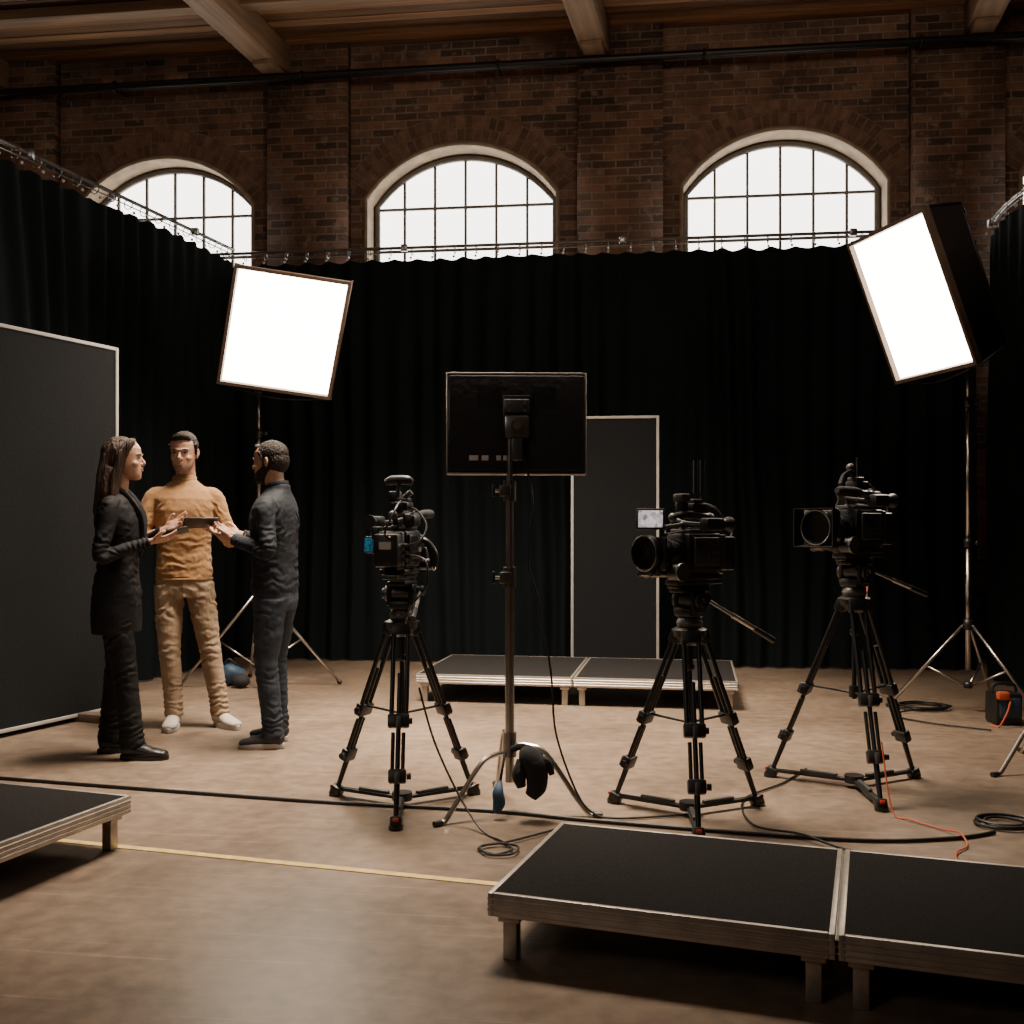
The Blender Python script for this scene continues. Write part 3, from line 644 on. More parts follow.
    if variant in (1, 3):
        sx = -.085 if variant == 3 else .06
        b.tube([(sx, -.02, .262), (sx, .12, .266)], .011, M_black, smooth=False); b.tube([(sx, .10, .265), (sx, .14, .268), (sx, .23, .270), (sx, .26, .272)], [.012, .02, .02, .012], M_canvas, seg=12)
        b.tube([(0, .02, .262), (sx, .04, .262)], .008, M_dgrey, smooth=False); b.torus((sx, .04, .263), (0, 1, 0), .018, .004, M_dgrey)
    b.tube([(.06, .06, .16), (.10, .06, .15), (.125, .07, .10), (.125, .075, .05)], [.012, .014, .02, .018], M_black, seg=12)
    b.tube([(0, .12, .255), (-.06, .10, .24), (-.10, .05, .235)], .007, M_dgrey)
    b.box((-.11, .02, .235), (.05, .10, .05), M_black, bev=.012); b.lathe((-.11, -.03, .235), (0, -1, 0), [(0, .024), (.02, .022), (.04, .03), (.05, .03)], M_black)
    b.tube([(.075, -.12, .14), (.13, -.13, .16), (.14, -.08, .22), (.09, -.04, .28), (.04, -.05, .30)], .004, M_cable)
    b.tube([(.075, -.12, .10), (.16, -.16, .08), (.17, -.18, -.02), (.10, -.15, -.10), (.05, -.08, -.18)], .004, M_cable)
    b.tube([(-.06, .08, .18), (-.10, .15, .21), (-.05, .21, .20), (.0, .13, .24)], .003, M_cable)
    b.tube([(.0, -.17, .17), (.02, -.24, .20), (.05, -.20, .29), (.03, -.08, .32)], .004, M_cable)
    if variant == 2:
        b.tube([(.05, -.18, .14), (.09, -.25, .15), (.10, -.29, .09), (.06, -.25, .05), (.03, -.17, .06)], .004, M_ored)
    if variant == 3:
        b.tube([(.05, -.18, .10), (.09, -.22, .0), (.08, -.18, -.15), (.04, -.1, -.25)], .004, M_ored)
    b.sph((.02, -.190, .175), .003, M_led, seg=6)
    return b.obj(name, loc=loc, rotz=yaw)
def lcd(name_mat, b, c, w, h, facing):
    f = V(facing).normalized(); t = V((-f.y, f.x, 0)).normalized(); z = f.cross(t) ; z = z if z.z > 0 else -z
    R = Matrix((t, f, z)).transposed(); c = V(c)
    b.box(c, (w, .022, h), M_black, rot=R, bev=.006); b.box(c + f * .0115, (w * .84, .002, h * .80), name_mat, rot=R)

T1 = V((-.49, 4.68, 0)); T2 = V((.765, 4.52, 0)); T3 = V((1.63, 5.0, 0))
f1 = V((0.22, 1, 0)).normalized(); f2 = V((-.80, -.60, 0)).normalized(); f3 = V((-.80, -.60, 0)).normalized()
for T, bowl, rad, a0, f, var, sc, kw in ((T1, .82, .36, 272, f1, 1, 1.06, dict(hl=.30, drop=.10, sidev=-1)), (T2, .80, .36, 266, f2, 2, 1.1, dict(hl=.38, drop=.20, sidev=1)), (T3, .90, .40, 268, f3, 3, 1.15, dict(hl=.38, drop=.13, sidev=1))):
    b, feet = tripod(T, bowl, rad, a0); z = fluid_head(b, bowl, f, **kw)
    b.obj("camera_tripod", loc=T)
    yaw = math.atan2(f.y, f.x) - math.pi / 2
    loc = T + V((0, 0, z - .001)) - f * .03
    cam_o = cine_camera("cinema_camera", loc, yaw, var, sc)
    b = B()
    if var == 1:
        lcd(M_scrT, b, V((-.105, -.09, .15)), .055, .075, (-.35, -1, .1)); b.tube([(-.06, -.02, .2), (-.10, -.06, .21), (-.105, -.08, .18)], .006, M_dgrey)
        b.box((-.07, -.1, .2), (.04, .05, .06), M_black, bev=.008)
    elif var == 2:
        R3 = Matrix.Rotation(-yaw, 3, 'Z'); cpos = R3 @ (V((.575, 4.36, 1.275)) - loc)
        lcd(M_scrP, b, cpos, .12, .088, R3 @ V((-.12, -1, .06)))
        b.tube([cpos + V((0, 0, -.04)) - (R3 @ V((0, -1, 0))) * .01, (-.05, .13, .26), (0, .13, .285)], .008, M_dgrey)
    elif var == 3:
        lcd(M_lens, b, V((.10, -.06, .28)), .10, .07, (.4, -1, .1)); b.tube([(.09, -.05, .28), (.04, .0, .29), (0, .05, .31)], .006, M_dgrey)
    lo = b.obj("lcd_monitor"); lo.parent = cam_o

# ------------------------------------------------------------------ people
M_skinA = mat("skin_light", (0.48, 0.275, 0.19), 0.48, var=0.14, vscale=45, bump=.12, bscale=180, sss=.25)
M_skinB = mat("skin_tan", (0.40, 0.22, 0.145), 0.48, var=0.14, vscale=45, bump=.12, bscale=180, sss=.25)
M_lip = mat("lips", (0.36, 0.16, 0.12), 0.45)
M_eye = mat("eye_white", (0.42, 0.39, 0.36), 0.2); M_iris = mat("iris", (0.03, 0.02, 0.012), 0.15)
M_hairD = mat("hair_dark", (0.016, 0.011, 0.008), 0.6, var=.5, vscale=90, bump=.9, bscale=160, spec=.3, stretch=(1, 1, .4))
M_hairB = mat("hair_brown", (0.042, 0.021, 0.012), 0.42, var=.7, vscale=14, bump=.9, bscale=22, stretch=(8, 8, .35))
M_stub = mat("stubble_skin", (0.25, 0.145, 0.10), 0.7, var=.3, vscale=90)
M_sweater = mat("mustard_knit", (0.30, 0.160, 0.064), 0.9, var=.12, vscale=40, bump=.35, bscale=220, sheen=.1, stretch=(1, 1, 2.2))
M_chino = mat("beige_chino", (0.32, 0.228, 0.150), 0.85, var=.12, vscale=16, bump=.3, bscale=30)
M_shirt = mat("navy_shirt", (0.010, 0.013, 0.019), 0.8, var=.2, vscale=20, bump=.3, bscale=26, spec=.35)
M_jean = mat("dark_denim", (0.019, 0.028, 0.042), 0.85, var=.45, vscale=14, bump=.3, bscale=200)
M_blazer = mat("black_blazer", (0.0050, 0.0050, 0.0065), 0.75, var=.15, bump=.2, bscale=60, spec=.3)
M_trou = mat("black_trousers", (0.0045, 0.0045, 0.005), 0.75, bump=.2, bscale=60, spec=.3)
M_shoeW = mat("white_sneaker", (0.43, 0.40, 0.36), 0.6, var=.08); M_shoeK = mat("black_shoe", (0.008, 0.008, 0.009), 0.35); M_sole = mat("pale_sole", (0.40, 0.38, 0.34), 0.6); M_shoeG = mat("grey_sneaker", (0.022, 0.024, 0.028), 0.7)
M_belt = mat("belt_leather", (0.03, 0.018, 0.012), 0.5)
M_seam = mat("seam_thread", (0.14, 0.095, 0.06), 0.8)
M_seamd = mat("seam_dark", (0.006, 0.007, 0.009), 0.8)

def head(parent, pos, yaw, pitch, skin, hair, style, s):
    Rm = Matrix.Translation(V(pos)) @ Matrix.Rotation(yaw, 4, 'Z') @ Matrix.Rotation(pitch, 4, 'X') @ Matrix.Scale(s, 4)
    fem = style == 'long'
    b = B(); b.M = Rm; m = skin; j = 0.92 if fem else 1.0
    b.secs([(0, -.058, -.118, .020, .018), (0, -.052, -.108, .036 * j, .034), (0, -.040, -.092, .049 * j, .052), (0, -.028, -.07, .059 * j, .066), (0, -.015, -.035, .067, .080), (0, -.006, 0, .071, .089), (0, 0, .03, .0755, .095), (0, .003, .06, .0755, .096), (0, .006, .085, .067, .084), (0, .008, .105, .049, .062), (0, .01, .118, .022, .03)], m, seg=28, sup=2.15)
    b.sph((0, .030, .02), (.070, .082, .082), m, seg=20)
    b.tube([(-.045, -.070, .022), (-.02, -.087, .024), (0, -.089, .022), (.02, -.087, .024), (.045, -.070, .022)], .009 if fem else .011, m, seg=10)
    for sx in (-1, 1):
        b.sph((sx * .040, -.062, -.028), (.022, .024, .022), m)
        b.tube([(sx * .070, .005, .012), (sx * .080, .016, .018), (sx * .082, .020, -.004), (sx * .074, .008, -.030)], [.006, .008, .008, .006], m, seg=8)
        b.sph((sx * .076, .010, -.004), (.006, .014, .020), m)
        b.sph((sx * .0100, -.095, -.030), .0075, m, seg=10)
        b.sph((sx * .031, -.075, .004), (.015, .012, .009), m, seg=10)
    b.tube([(0, -.089, .014), (0, -.099, -.006), (0, -.108, -.024), (0, -.101, -.034), (0, -.091, -.040)], [.0065, .0078, .0098 if fem else .0108, .009, .006], m, seg=10)
    b.tube([(-.022, -.080, -.061), (0, -.0925, -.059), (.022, -.080, -.061)], [.005, .009, .005], m, seg=8)
    b.sph((0, -.075, -.102), (.022, .016, .016), m)
    nr = .050 if fem else .060
    b.tube([(0, .018, -.05), (0, .022, -.11), (0, .034, -.17), (0, .042, -.235)], [nr, nr * .96, nr, nr * 1.15], m, seg=20)
    b.remeshed("head", m, parent, voxel=0.0030 * s, smooth=2)
    b = B(); b.M = Rm
    for sx in (-1, 1):
        b.sph((sx * .030, -.0810, .003), (.0120, .0082, .0052), M_eye, seg=12); b.sph((sx * .030, -.0880, .003), (.0050, .0022, .0050), M_iris, seg=10)
        b.tube([(sx * .017, -.088, .0080), (sx * .030, -.0912, .0095), (sx * .044, -.083, .0065)], .0026, hair, seg=6)
        b.tube([(sx * .014, -.096, .022), (sx * .030, -.0955, .027), (sx * .049, -.078, .021)], [(.003, .003), (.0042, .0042), (.002, .002)], hair, seg=6)
    b.tube([(-.021, -.086, -.0565), (-.007, -.0995, -.0545), (0, -.1000, -.0560), (.007, -.0995, -.0545), (.021, -.086, -.0565)], [.002, .0035, .003, .0035, .002], M_lip, seg=8)
    b.tube([(-.019, -.086, -.0635), (0, -.0990, -.0655), (.019, -.086, -.0635)], [.002, .0045, .002], M_lip, seg=8)
    b.obj("face_features", parent)
    b = B(); b.M = Rm
    if style == 'long':
        b.sph((0, .022, .035), (.085, .100, .096), hair, seg=24)
        b.sph((0, .050, -.02), (.082, .078, .10), hair, seg=20)
        for sx in (-1, 1):
            b.tube([(sx * .028, -.056, .096), (sx * .062, -.038, .068), (sx * .078, -.012, .02), (sx * .083, .016, -.06), (sx * .086, .038, -.15), (sx * .092, .045, -.24), (sx * .086, .045, -.32)], [(.014, .03), (.016, .034), (.012, .036), (.016, .036), (.022, .036), (.020, .034), (.008, .016)], hair, seg=14)
        b.tube([(0, .07, .02), (0, .10, -.08), (0, .115, -.18), (0, .135, -.28), (0, .14, -.36)], [(.080, .045), (.088, .046), (.094, .044), (.088, .036), (.06, .014)], hair, seg=20, side=(1, 0, 0))
        b.tube([(-.055, .06, -.05), (-.075, .085, -.18), (-.075, .10, -.35)], [.04, .042, .015], hair, seg=12); b.tube([(.055, .06, -.05), (.075, .085, -.18), (.075, .10, -.35)], [.04, .042, .015], hair, seg=12)
        b.remeshed("hair", hair, parent, voxel=0.0045 * s, smooth=7, disp=.005, dscale=.018, zs=.10)
        # loose strands
        b = B(); b.M = Rm; rs = random.Random(3)
        for k in range(70):
            a = rs.uniform(-2.6, 2.6) + math.pi / 2; ca, sa = math.cos(a), math.sin(a)
            r1 = rs.uniform(.97, 1.03)
            p = [(ca * .060 * r1, .02 + sa * .07 * r1, .108), (ca * .086 * r1, .022 + sa * .098 * r1, .03), (ca * .088 * r1, .045 + sa * .085 * r1, -.08), (ca * .096 * r1, .070 + sa * .080 * r1, -.20), (ca * .095 * r1 + rs.uniform(-.008, .008), .085 + sa * .070 * r1 + rs.uniform(-.008, .008), -.33 + rs.uniform(-.03, .02))]
            if sa < -.35: continue
            b.tube(p, [.0022, .003, .003, .003, .001], hair, seg=5, n=4)
        b.obj("hair_strands", parent)
    else:
        b.sph((0, .014, .046), (.0815, .101, .088 if style == 'short' else .083), hair, seg=24)
        b.sph((0, .042, .005), (.0765, .077, .080), hair, seg=20)
        for sx in (-1, 1):
            b.tube([(sx * .068, -.030, .055), (sx * .0735, -.016, .02), (sx * .072, -.008, -.010)], [(.012, .02), (.007, .014), (.004, .008)], hair, seg=10)
        if style == 'short':
            b.tube([(-.050, -.056, .088), (-.025, -.074, .100), (.0, -.080, .106), (.03, -.072, .102), (.052, -.052, .088)], [.013, .019, .021, .018, .012], hair, seg=10)
        else:
            b.tube([(-.050, -.052, .084), (.0, -.076, .098), (.050, -.052, .084)], [.012, .015, .012], hair, seg=10)
        b.remeshed("hair", hair, parent, voxel=0.0034 * s, smooth=2, disp=.0030, dscale=.011)
        b = B(); b.M = Rm
        if style == 'beard':
            b.secs([(0, -.060, -.126, .022, .020), (0, -.054, -.113, .042, .040), (0, -.040, -.094, .053, .058), (0, -.026, -.072, .0615, .072), (0, -.010, -.045, .068, .074), (0, .0, -.02, .0712, .066), (0, .0, -.008, .0720, .04)], hair, seg=28, sup=2.15)
            b.tube([(-.030, -.082, -.066), (-.018, -.097, -.048), (0, -.102, -.045), (.018, -.097, -.048), (.030, -.082, -.066)], [.006, .006, .005, .006, .006], hair, seg=8)
            b.remeshed("beard", hair, parent, voxel=0.0036 * s, smooth=2, disp=.003, dscale=.010)
        else:
            b.secs([(0, -.0585, -.1195, .021, .019), (0, -.053, -.110, .0375, .036), (0, -.040, -.093, .0502, .0535), (0, -.028, -.071, .0598, .0670), (0, -.018, -.055, .0635, .0730), (0, -.004, -.035, .066, .066)], M_stub, seg=28, sup=2.15); b.obj("stubble", parent)

def hand(parent, wrist, fwd, palm, side, skin, s, curl=(.5, .6, .7, .8), spread=.12, thumb=0.3, name="hand"):
    y = V(fwd).normalized(); z = -V(palm); z = (z - y * z.dot(y)).normalized(); x = y.cross(z)
    Mx = Matrix((x, y, z)).transposed().to_4x4(); Mx = Matrix.Translation(V(wrist)) @ Mx @ Matrix.Scale(s, 4)
    b = B(); b.M = Mx
    b.tube([(0, -.05, 0), (0, 0, 0), (0, .03, 0), (0, .07, .002), (0, .094, .001)], [(.026, .021), (.027, .019), (.036, .017), (.042, .0145), (.039, .011)], skin, seg=18, side=(1, 0, 0))
    b.sph((side * .022, .035, -.008), (.017, .028, .012), skin); b.sph((-side * .024, .035, -.007), (.013, .03, .011), skin)
    for i, (xo, ln, rad) in enumerate(((.030, .074, .0092), (.010, .082, .0095), (-.011, .076, .0090), (-.030, .060, .0080))):
        xo *= side; a = 0.0; p = V((xo, .082 - abs(i - 1) * .003, .001)); pts = [p.copy()]; c = curl[i]; sp = spread * (1.2 - i * .8) * side * .5
        for k, fr in enumerate((.45, .31, .24)):
            a += c * (0.75, 1.0, 0.7)[k]
            p = p + V((math.sin(sp) * math.cos(a), math.cos(a) * math.cos(sp), -math.sin(a))) * (ln * fr + (.012 if k == 0 else 0)); pts.append(p.copy())
        b.tube(pts, [rad * 1.05, rad, rad * .92, rad * .7], skin, seg=10, n=4)
    t = thumb
    b.tube([(side * .018, .015, -.004), (side * (.036 + .008 * t), .042, -.010 - .006 * (1 - t)), (side * (.046 + .014 * t), .070, -.018 - .010 * (1 - t)), (side * (.048 + .012 * t), .094, -.024 - .014 * (1 - t))], [.013, .0125, .0105, .0075], skin, seg=12)
    return b.remeshed(name, skin, parent, voxel=0.0028, smooth=2)

def shoe(parent, ank, toe_dir, m, msole, s, boot=False):
    d = V(toe_dir).normalized(); a = math.atan2(d.y, d.x) + math.pi / 2
    Mx = Matrix.Translation(V((ank[0], ank[1], 0))) @ Matrix.Rotation(a, 4, 'Z') @ Matrix.Scale(s, 4)
    b = B(); b.M = Mx; st = 0.026
    b.tube([(0, .062, .052), (0, .045, .056), (0, .0, .060), (0, -.06, .050), (0, -.12, .040), (0, -.175, .034), (0, -.198, .032)], [(.020, .022), (.036, .040), (.038, .045), (.042, .036), (.047, .027), (.040, .020), (.018, .010)], m, seg=18, side=(1, 0, 0))
    b.tube([(0, .012, .04), (0, .010, .09), (0, .008, .155 if boot else .115)], [(.036, .048), (.037, .045), (.042, .048)], m, seg=16, side=(1, 0, 0))
    if not boot: b.tube([(0, -.03, .085), (0, -.075, .064), (0, -.11, .055)], [(.018, .01), (.018, .01), (.012, .006)], m, seg=10, side=(1, 0, 0))
    b.remeshed("shoe_upper", m, parent, voxel=.0045, smooth=2, clip=lambda c: V((c.x, c.y, max(c.z, st * s * .8))))
    b = B(); b.M = Mx; out = []
    for k in range(32):
        t = 2 * math.pi * k / 32; yy = math.cos(t); xx = math.sin(t); y = -.068 + yy * .137; w = .046 - .010 * (yy > 0) * yy + (.004 if -.9 < yy < -.2 else 0); out.append((xx * w, y))
    rows = [(0, .97), (.004, 1.0), (st, 1.0), (st + .006, .95)]
    vs = [(x * f, (y + .068) * f - .068, z) for z, f in rows for x, y in out]; n = 32
    b.add(vs, [[i * n + k, i * n + (k + 1) % n, (i + 1) * n + (k + 1) % n, (i + 1) * n + k] for i in range(3) for k in range(n)] + [list(range(n)), list(range(3 * n, 4 * n))], msole)
    if not boot:
        for k in range(4): b.tube([(-.014, -.035 - k * .018, .096 - k * .009), (.014, -.035 - k * .018, .096 - k * .009)], .0028, msole, smooth=False, seg=6)
    b.obj("shoe_sole", parent)

def creases(centers, amp):
    cs = [(V(c), V(a).normalized(), R, w) for c, a, R, w in centers]
    def f(p):
        o = 0.0
        for c, a, R, w in cs:
            dd = (p - c); L_ = dd.length
            if L_ < R:
                t = dd.dot(a); wob = 0.6 * noise.noise(p * 14.0) + 0.35 * noise.noise(p * 30.0)
                o += amp * (1 - L_ / R) ** 0.7 * (math.sin(2 * math.pi * t / w + wob * 7.0)) * (0.5 + 0.8 * noise.noise(p * 9.0 + V((5, 5, 5))))
        return o
    return f

def person(name, loc, yaw, H, cfg):
    e = empty(name, loc, yaw); s = H / 1.80; S = lambda p: tuple(c * s for c in p)
    fem = cfg.get('fem', False); sw = cfg.get('sw', .178)
    b = B(); m = cfg['top']; hem = cfg['hem']
    k = cfg.get('bulk', 1.0)
    if fem:
        rows = [(0, .01, .70, .176, .128), (0, .01, .80, .178, .130), (0, .008, .92, .172, .126), (0, .004, 1.04, .148, .108), (0, 0, 1.12, .140, .103), (0, -.006, 1.24, .154, .122), (0, -.006, 1.33, .163, .122), (0, .0, 1.40, .162, .106), (0, .006, 1.445, .142, .088), (0, .015, 1.485, .080, .068), (0, .02, 1.525, .058, .058)]
    else:
        rows = [(0, .0, .90, .164, .118), (0, 0, .94, .168, .122), (0, 0, 1.02, .162, .118), (0, 0, 1.12, .158, .117), (0, -.004, 1.22, .166, .121), (0, -.006, 1.33, .180, .126), (0, 0, 1.40, .184, .116), (0, .006, 1.445, .165, .098), (0, .012, 1.48, .118, .082), (0, .018, 1.515, .074, .070), (0, .02, 1.545, .064, .064)]
    rows = [r for r in rows if r[2] >= hem]
    b.secs([(r[0] * s, r[1] * s, r[2] * s, r[3] * s * k, r[4] * s * k) for r in rows], m, seg=32)
    cr = []
    for sd in ('R', 'L'):
        sg = -1 if sd == 'R' else 1
        sh = V((sg * sw, .006, 1.405)); el = V(cfg['el' + sd]); wr = V(cfg['wr' + sd])
        u1 = sh.lerp(el, .45); f1_ = el.lerp(wr, .4); w2 = el.lerp(wr, .93)
        q = .86 if fem else 1.0
        b.tube([S(V((sg * .10, .008, 1.425))), S(sh), S(u1), S(el), S(f1_), S(w2)], [.050 * s * q, .057 * s * q, .052 * s * q, .046 * s * q, .042 * s * q, .035 * s * q], m, seg=18, n=5)
        b.tube([S(el.lerp(wr, .86)), S(w2)], [.038 * s * q, .037 * s * q], m, seg=18, smooth=False)
        cr += [(S(el), el - sh, .15, .035), (S(wr.lerp(el, .2)), wr - el, .10, .028), (S((sg * .15, -.03, 1.33)), (sg * 1, 0, .8), .14, .045), (S((sg * .14, .08, 1.30)), (sg * 1, 0, .5), .16, .05)]
    cr += [(S((0, -.02, 1.02)), (0, .2, 1), .26, .06)]
    b.remeshed(cfg['topname'], m, e, voxel=.0060, smooth=3, disp=.003, dscale=.12, post=creases(cr, .0070))
    b = B()
    if cfg.get('collar') == 'shirt':
        for g in (-1, 1):
            b.tube([S((0, .080, 1.548)), S((g * .052, .055, 1.548)), S((g * .066, .0, 1.535)), S((g * .040, -.052, 1.505)), S((g * .016, -.072, 1.478))], [(.006 * s, .020 * s)] * 4 + [(.005 * s, .014 * s)], m, seg=8)
        for kk in range(6): z = 1.42 - kk * .085; b.sph(S((0, -.131 + (.012 if z > 1.35 else 0) + (.006 if z < 1.2 else 0), z)), .006 * s, M_dgrey, seg=8)
        b.tube([S((.168 * math.cos(t), .122 * math.sin(t), .908)) for t in [2 * math.pi * i / 28 for i in range(29)]], .004 * s, m, seg=6, smooth=False)
    elif cfg.get('collar') == 'crew':
        b.tube([S((.066 * math.cos(t), .016 + .066 * math.sin(t), 1.528 + .012 * math.sin(t))) for t in [2 * math.pi * i / 20 for i in range(21)]], .009 * s, m, seg=8, smooth=False)
        b.tube([S((.166 * math.cos(t), .120 * math.sin(t), .912)) for t in [2 * math.pi * i / 28 for i in range(29)]], [(.006 * s, .006 * s)] * 29, m, seg=8, smooth=False)
    else:
        for sx in (-1, 1):
            b.tube([S((sx * .03, .080, 1.53)), S((sx * .066, .03, 1.53)), S((sx * .066, -.050, 1.46)), S((sx * .050, -.112, 1.36)), S((sx * .022, -.130, 1.24)), S((sx * .006, -.118, 1.12))], [(.010 * s, .014 * s), (.010 * s, .02 * s), (.008 * s, .028 * s), (.007 * s, .030 * s), (.006 * s, .02 * s), (.004 * s, .006 * s)], m, seg=8)
    b.obj("collar", e)
    b = B(); m = cfg['trou']; hr = cfg.get('hemr', .056)
    q = .94 if fem else 1.0
    b.secs([(0, .006 * s, z * s, rx * s * q, ry * s * q) for z, rx, ry in ((.80, .150, .112), (.86, .166, .120), (.92, .164, .118), (.985, .152, .108))], m, seg=28)
    cr = []
    for sd in ('R', 'L'):
        sg = -1 if sd == 'R' else 1
        kn = V(cfg['kn' + sd]); an = V(cfg['an' + sd]); hp = V((sg * .088, .004, .87))
        b.tube([S(hp), S(hp.lerp(kn, .5)), S(kn), S(kn.lerp(an, .35)), S(kn.lerp(an, .75)), S(an + V((0, 0, -.03)))], [(.090 * s * q, .102 * s * q), (.080 * s * q, .086 * s * q), (.065 * s, .067 * s), (.061 * s, .065 * s), (hr * s, hr * 1.08 * s), (hr * s, hr * 1.15 * s)], m, seg=20, side=(1, 0, 0))
        cr += [(S(kn), (0, .3, 1), .16, .045), (S(an + V((0, 0, .05))), (0, .2, 1), .19, .036), (S(hp + V((0, -.05, -.06))), (sg * .6, 0, 1), .17, .05), (S(hp.lerp(kn, .5)), (.3, .3, 1), .16, .07)]
    b.remeshed("trousers", m, e, voxel=.0060, smooth=3, disp=.003, dscale=.10, post=creases(cr, .0075))
    if cfg.get('belt'):
        b = B(); b.tube([S((.158 * math.cos(t), .006 + .113 * math.sin(t), .965)) for t in [2 * math.pi * i / 28 for i in range(29)]], [(.006 * s, .017 * s)] * 29, M_belt, seg=8, smooth=False); b.obj("belt", e)
    if not fem:
        b = B(); sm_ = M_seam if m is M_chino else M_seamd
        for sg in (-1, 1):
            b.tube([S((sg * .115, -.093, .885)), S((sg * .150, -.066, .845)), S((sg * .172, -.030, .80))], .0022, sm_, seg=5)
        b.tube([S((0, -.122, .89)), S((0, -.118, .84)), S((0, -.105, .80))], .0022, sm_, seg=5)
        b.obj("pocket_seams", e)
    for sd in ('R', 'L'):
        shoe(e, S(cfg['an' + sd]), cfg['toe' + sd], cfg['shoe'], cfg['sole'], s, boot=cfg.get('boot', False))
        h = cfg['hand' + sd]; wr = V(cfg['wr' + sd])
        hand(e, S(wr), h['fwd'], h['palm'], (-1 if sd == 'R' else 1), cfg['skin'], s * (.88 if fem else .97), h.get('curl', (.5, .6, .7, .8)), h.get('spread', .15), h.get('thumb', .3), "hand_" + ("right" if sd == 'R' else "left"))
    head(e, S(cfg['headpos']), cfg['hyaw'], cfg['hpitch'], cfg['skin'], cfg['hair'], cfg['style'], s)
    return e

rad = math.radians
PW = V((-2.13, 5.68, 0)); YW = rad(96); HW = 1.725
wrR = V((-.115, -.215, 1.215)); fR = V((.12, -1, .22)).normalized(); pR = V((.4, .1, 1)); pR = (pR - fR * pR.dot(fR)).normalized()
person("woman", PW, YW, HW, dict(fem=True, sw=.156, top=M_blazer, topname="blazer", hem=.69, collar='lapel',
    elR=(-.215, .04, 1.13), wrR=tuple(wrR), elL=(.20, .0, 1.14), wrL=(.055, -.25, 1.28),
    handR=dict(fwd=tuple(fR), palm=tuple(pR), curl=(.25, .3, .35, .4), thumb=.8), handL=dict(fwd=(-.1, -1, .55), palm=(-.8, .1, .5), curl=(.05, .2, .5, .6), thumb=.9, spread=.3),
    trou=M_trou, hemr=.060, knR=(-.085, -.055, .49), anR=(-.10, -.10, .10), knL=(.085, .03, .49), anL=(.09, .07, .10), toeR=(-.1, -1, 0), toeL=(.35, -1, 0),
    shoe=M_shoeK, sole=M_shoeK, boot=True, skin=M_skinA, hair=M_hairB, style='long', headpos=(0, -.030, 1.675), hyaw=rad(4), hpitch=rad(-2)))
Rw = Matrix.Rotation(YW, 3, 'Z'); ph = PW + Rw @ (wrR * (HW / 1.8) + fR * .115 + pR * .026)
xR = fR.cross(pR); Rp = Rw @ Matrix((xR, fR, pR)).transposed()
b = B(); b.box((0, 0, 0), (.072, .15, .009), M_black, rot=Rp, bev=.003); b.box(Rp @ V((0, 0, .005)), (.066, .142, .001), M_lens, rot=Rp); b.obj("smartphone", loc=ph)
PM = V((-2.03, 6.50, 0)); YM = rad(14); HM = 1.815
person("man_in_sweater", PM, YM, HM, dict(top=M_sweater, topname="sweater", hem=.90, collar='crew', bulk=1.0, sw=.178,
    elR=(-.255, -.05, 1.15), wrR=(-.065, -.25, 1.195), elL=(.275, -.02, 1.15), wrL=(.225, -.285, 1.195),
    handR=dict(fwd=(.50, -.85, .16), palm=(.1, .2, 1), curl=(.1, .1, .15, .2), thumb=.9), handL=dict(fwd=(-.45, -.85, .16), palm=(-.1, .2, 1), curl=(.1, .1, .15, .2), thumb=.9),
    trou=M_chino, hemr=.055, belt=True, knR=(-.085, -.02, .50), anR=(-.06, .0, .10), knL=(.15, -.035, .50), anL=(.215, -.03, .10), toeR=(-.1, -1, 0), toeL=(.65, -1, 0),
    shoe=M_shoeW, sole=M_sole, skin=M_skinA, hair=M_hairD, style='short', headpos=(0, -.020, 1.680), hyaw=rad(-12), hpitch=rad(6)))
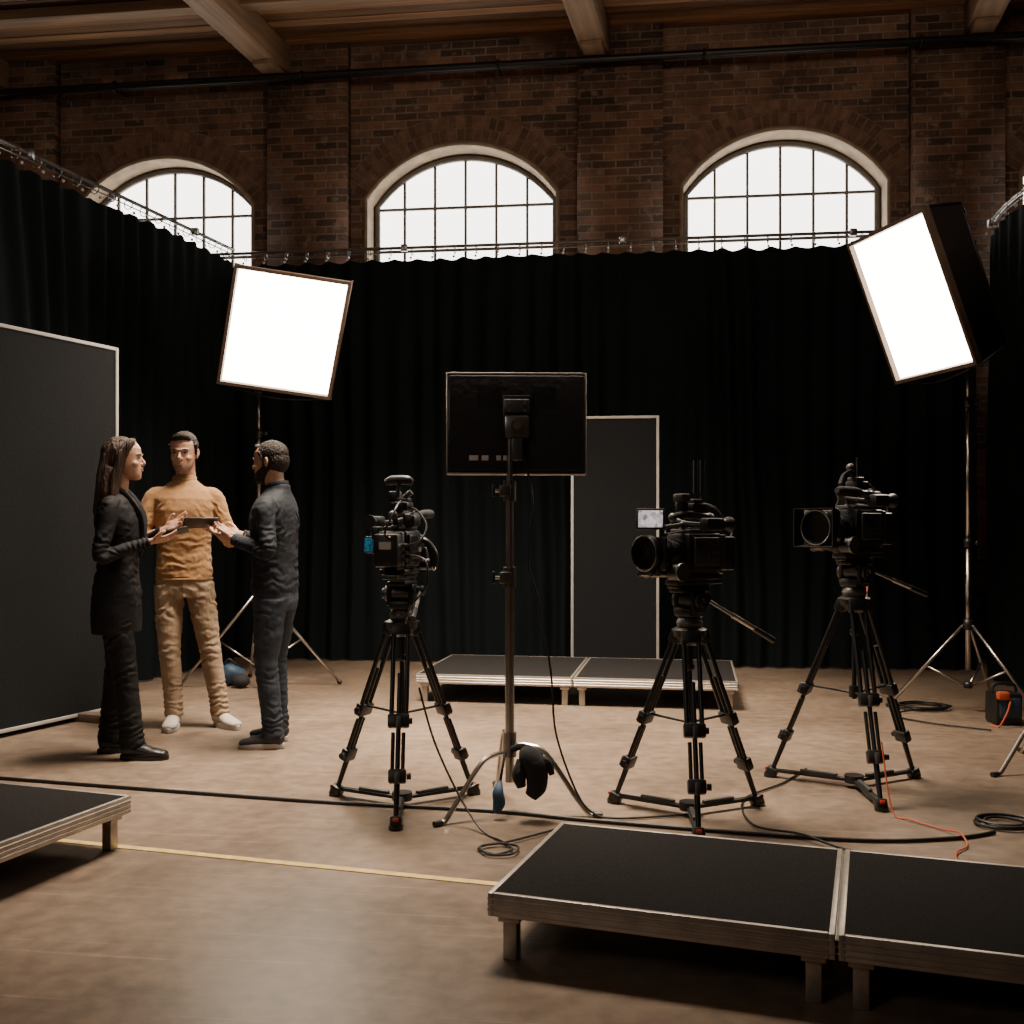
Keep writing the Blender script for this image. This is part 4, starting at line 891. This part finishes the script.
person("man_in_dark_shirt", (-1.35, 5.98, 0), rad(-98), 1.725, dict(top=M_shirt, topname="shirt", hem=.90, collar='shirt', bulk=1.04,
    elL=(.235, .045, 1.15), wrL=(.12, -.215, 1.225), elR=(-.235, .0, 1.15), wrR=(-.09, -.265, 1.25),
    handL=dict(fwd=(-.12, -1, .12), palm=(-.5, .1, .8), curl=(.35, .45, .55, .65), thumb=.7), handR=dict(fwd=(.1, -1, .2), palm=(.5, .1, .7), curl=(.3, .4, .5, .6), thumb=.8),
    trou=M_jean, hemr=.056, knL=(.10, -.015, .50), anL=(.11, .03, .10), knR=(-.09, -.03, .50), anR=(-.11, -.02, .10), toeL=(.12, -1, 0), toeR=(-.25, -1, 0),
    shoe=M_shoeG, sole=M_sole, skin=M_skinB, hair=M_hairD, style='beard', headpos=(0, -.030, 1.678), hyaw=rad(-6), hpitch=rad(3)))
b = B(); Rt = Matrix.Rotation(YM, 3, 'Z') @ Matrix.Rotation(rad(-20), 3, 'X')
tp = PM + Matrix.Rotation(YM, 3, 'Z') @ V((.10, -.385, 1.262))
b.box((0, 0, 0), (.235, .165, .009), M_black, rot=Rt, bev=.003); b.box(Rt @ V((0, 0, .0052)), (.215, .147, .001), M_lens, rot=Rt)
b.obj("tablet", loc=tp)

# ------------------------------------------------------------------ lights
def area(name, loc, target, size, power, col, spread=180):
    l = bpy.data.lights.new(name, 'AREA'); l.shape = 'RECTANGLE'; l.size = size[0]; l.size_y = size[1]; l.energy = power; l.color = col; l.spread = math.radians(spread)
    o = bpy.data.objects.new(name, l); scene.collection.objects.link(o); o.location = loc
    o.rotation_euler = (V(target) - V(loc)).to_track_quat('-Z', 'Y').to_euler(); return o
area("added_overhead_light", (-0.5, 5.9, 5.6), (-.3, 6.3, 0), (1.8, 1.2), 330, (1.0, 0.82, 0.64), 80)  # added unseen source, shaped to give the mid-floor pool of light
area("added_fill_light", (-4.0, -1.0, 4.6), (-1.0, 6.5, 1.0), (1.6, 1.6), 40, (1.0, 0.88, 0.76))  # added fill behind the camera, no actual fixture there
area("added_wall_wash", (1.0, 3.5, 5.2), (0.3, 10.6, 5.0), (2.4, 0.6), 52, (1.0, 0.82, 0.64))  # added unseen source to brighten the brick wall

w = bpy.data.worlds.new("World"); scene.world = w; w.use_nodes = True
w.node_tree.nodes["Background"].inputs[0].default_value = (0.9, 0.85, 0.78, 1); w.node_tree.nodes["Background"].inputs[1].default_value = 0.3

cam = bpy.data.cameras.new("camera"); co = bpy.data.objects.new("camera", cam); scene.collection.objects.link(co)
co.location = (0, 0, 1.25); co.rotation_euler = (math.radians(90), 0, 0); cam.sensor_width = 36; cam.lens = 36.9; cam.shift_y = 0.0127; cam.clip_end = 100
scene.camera = co
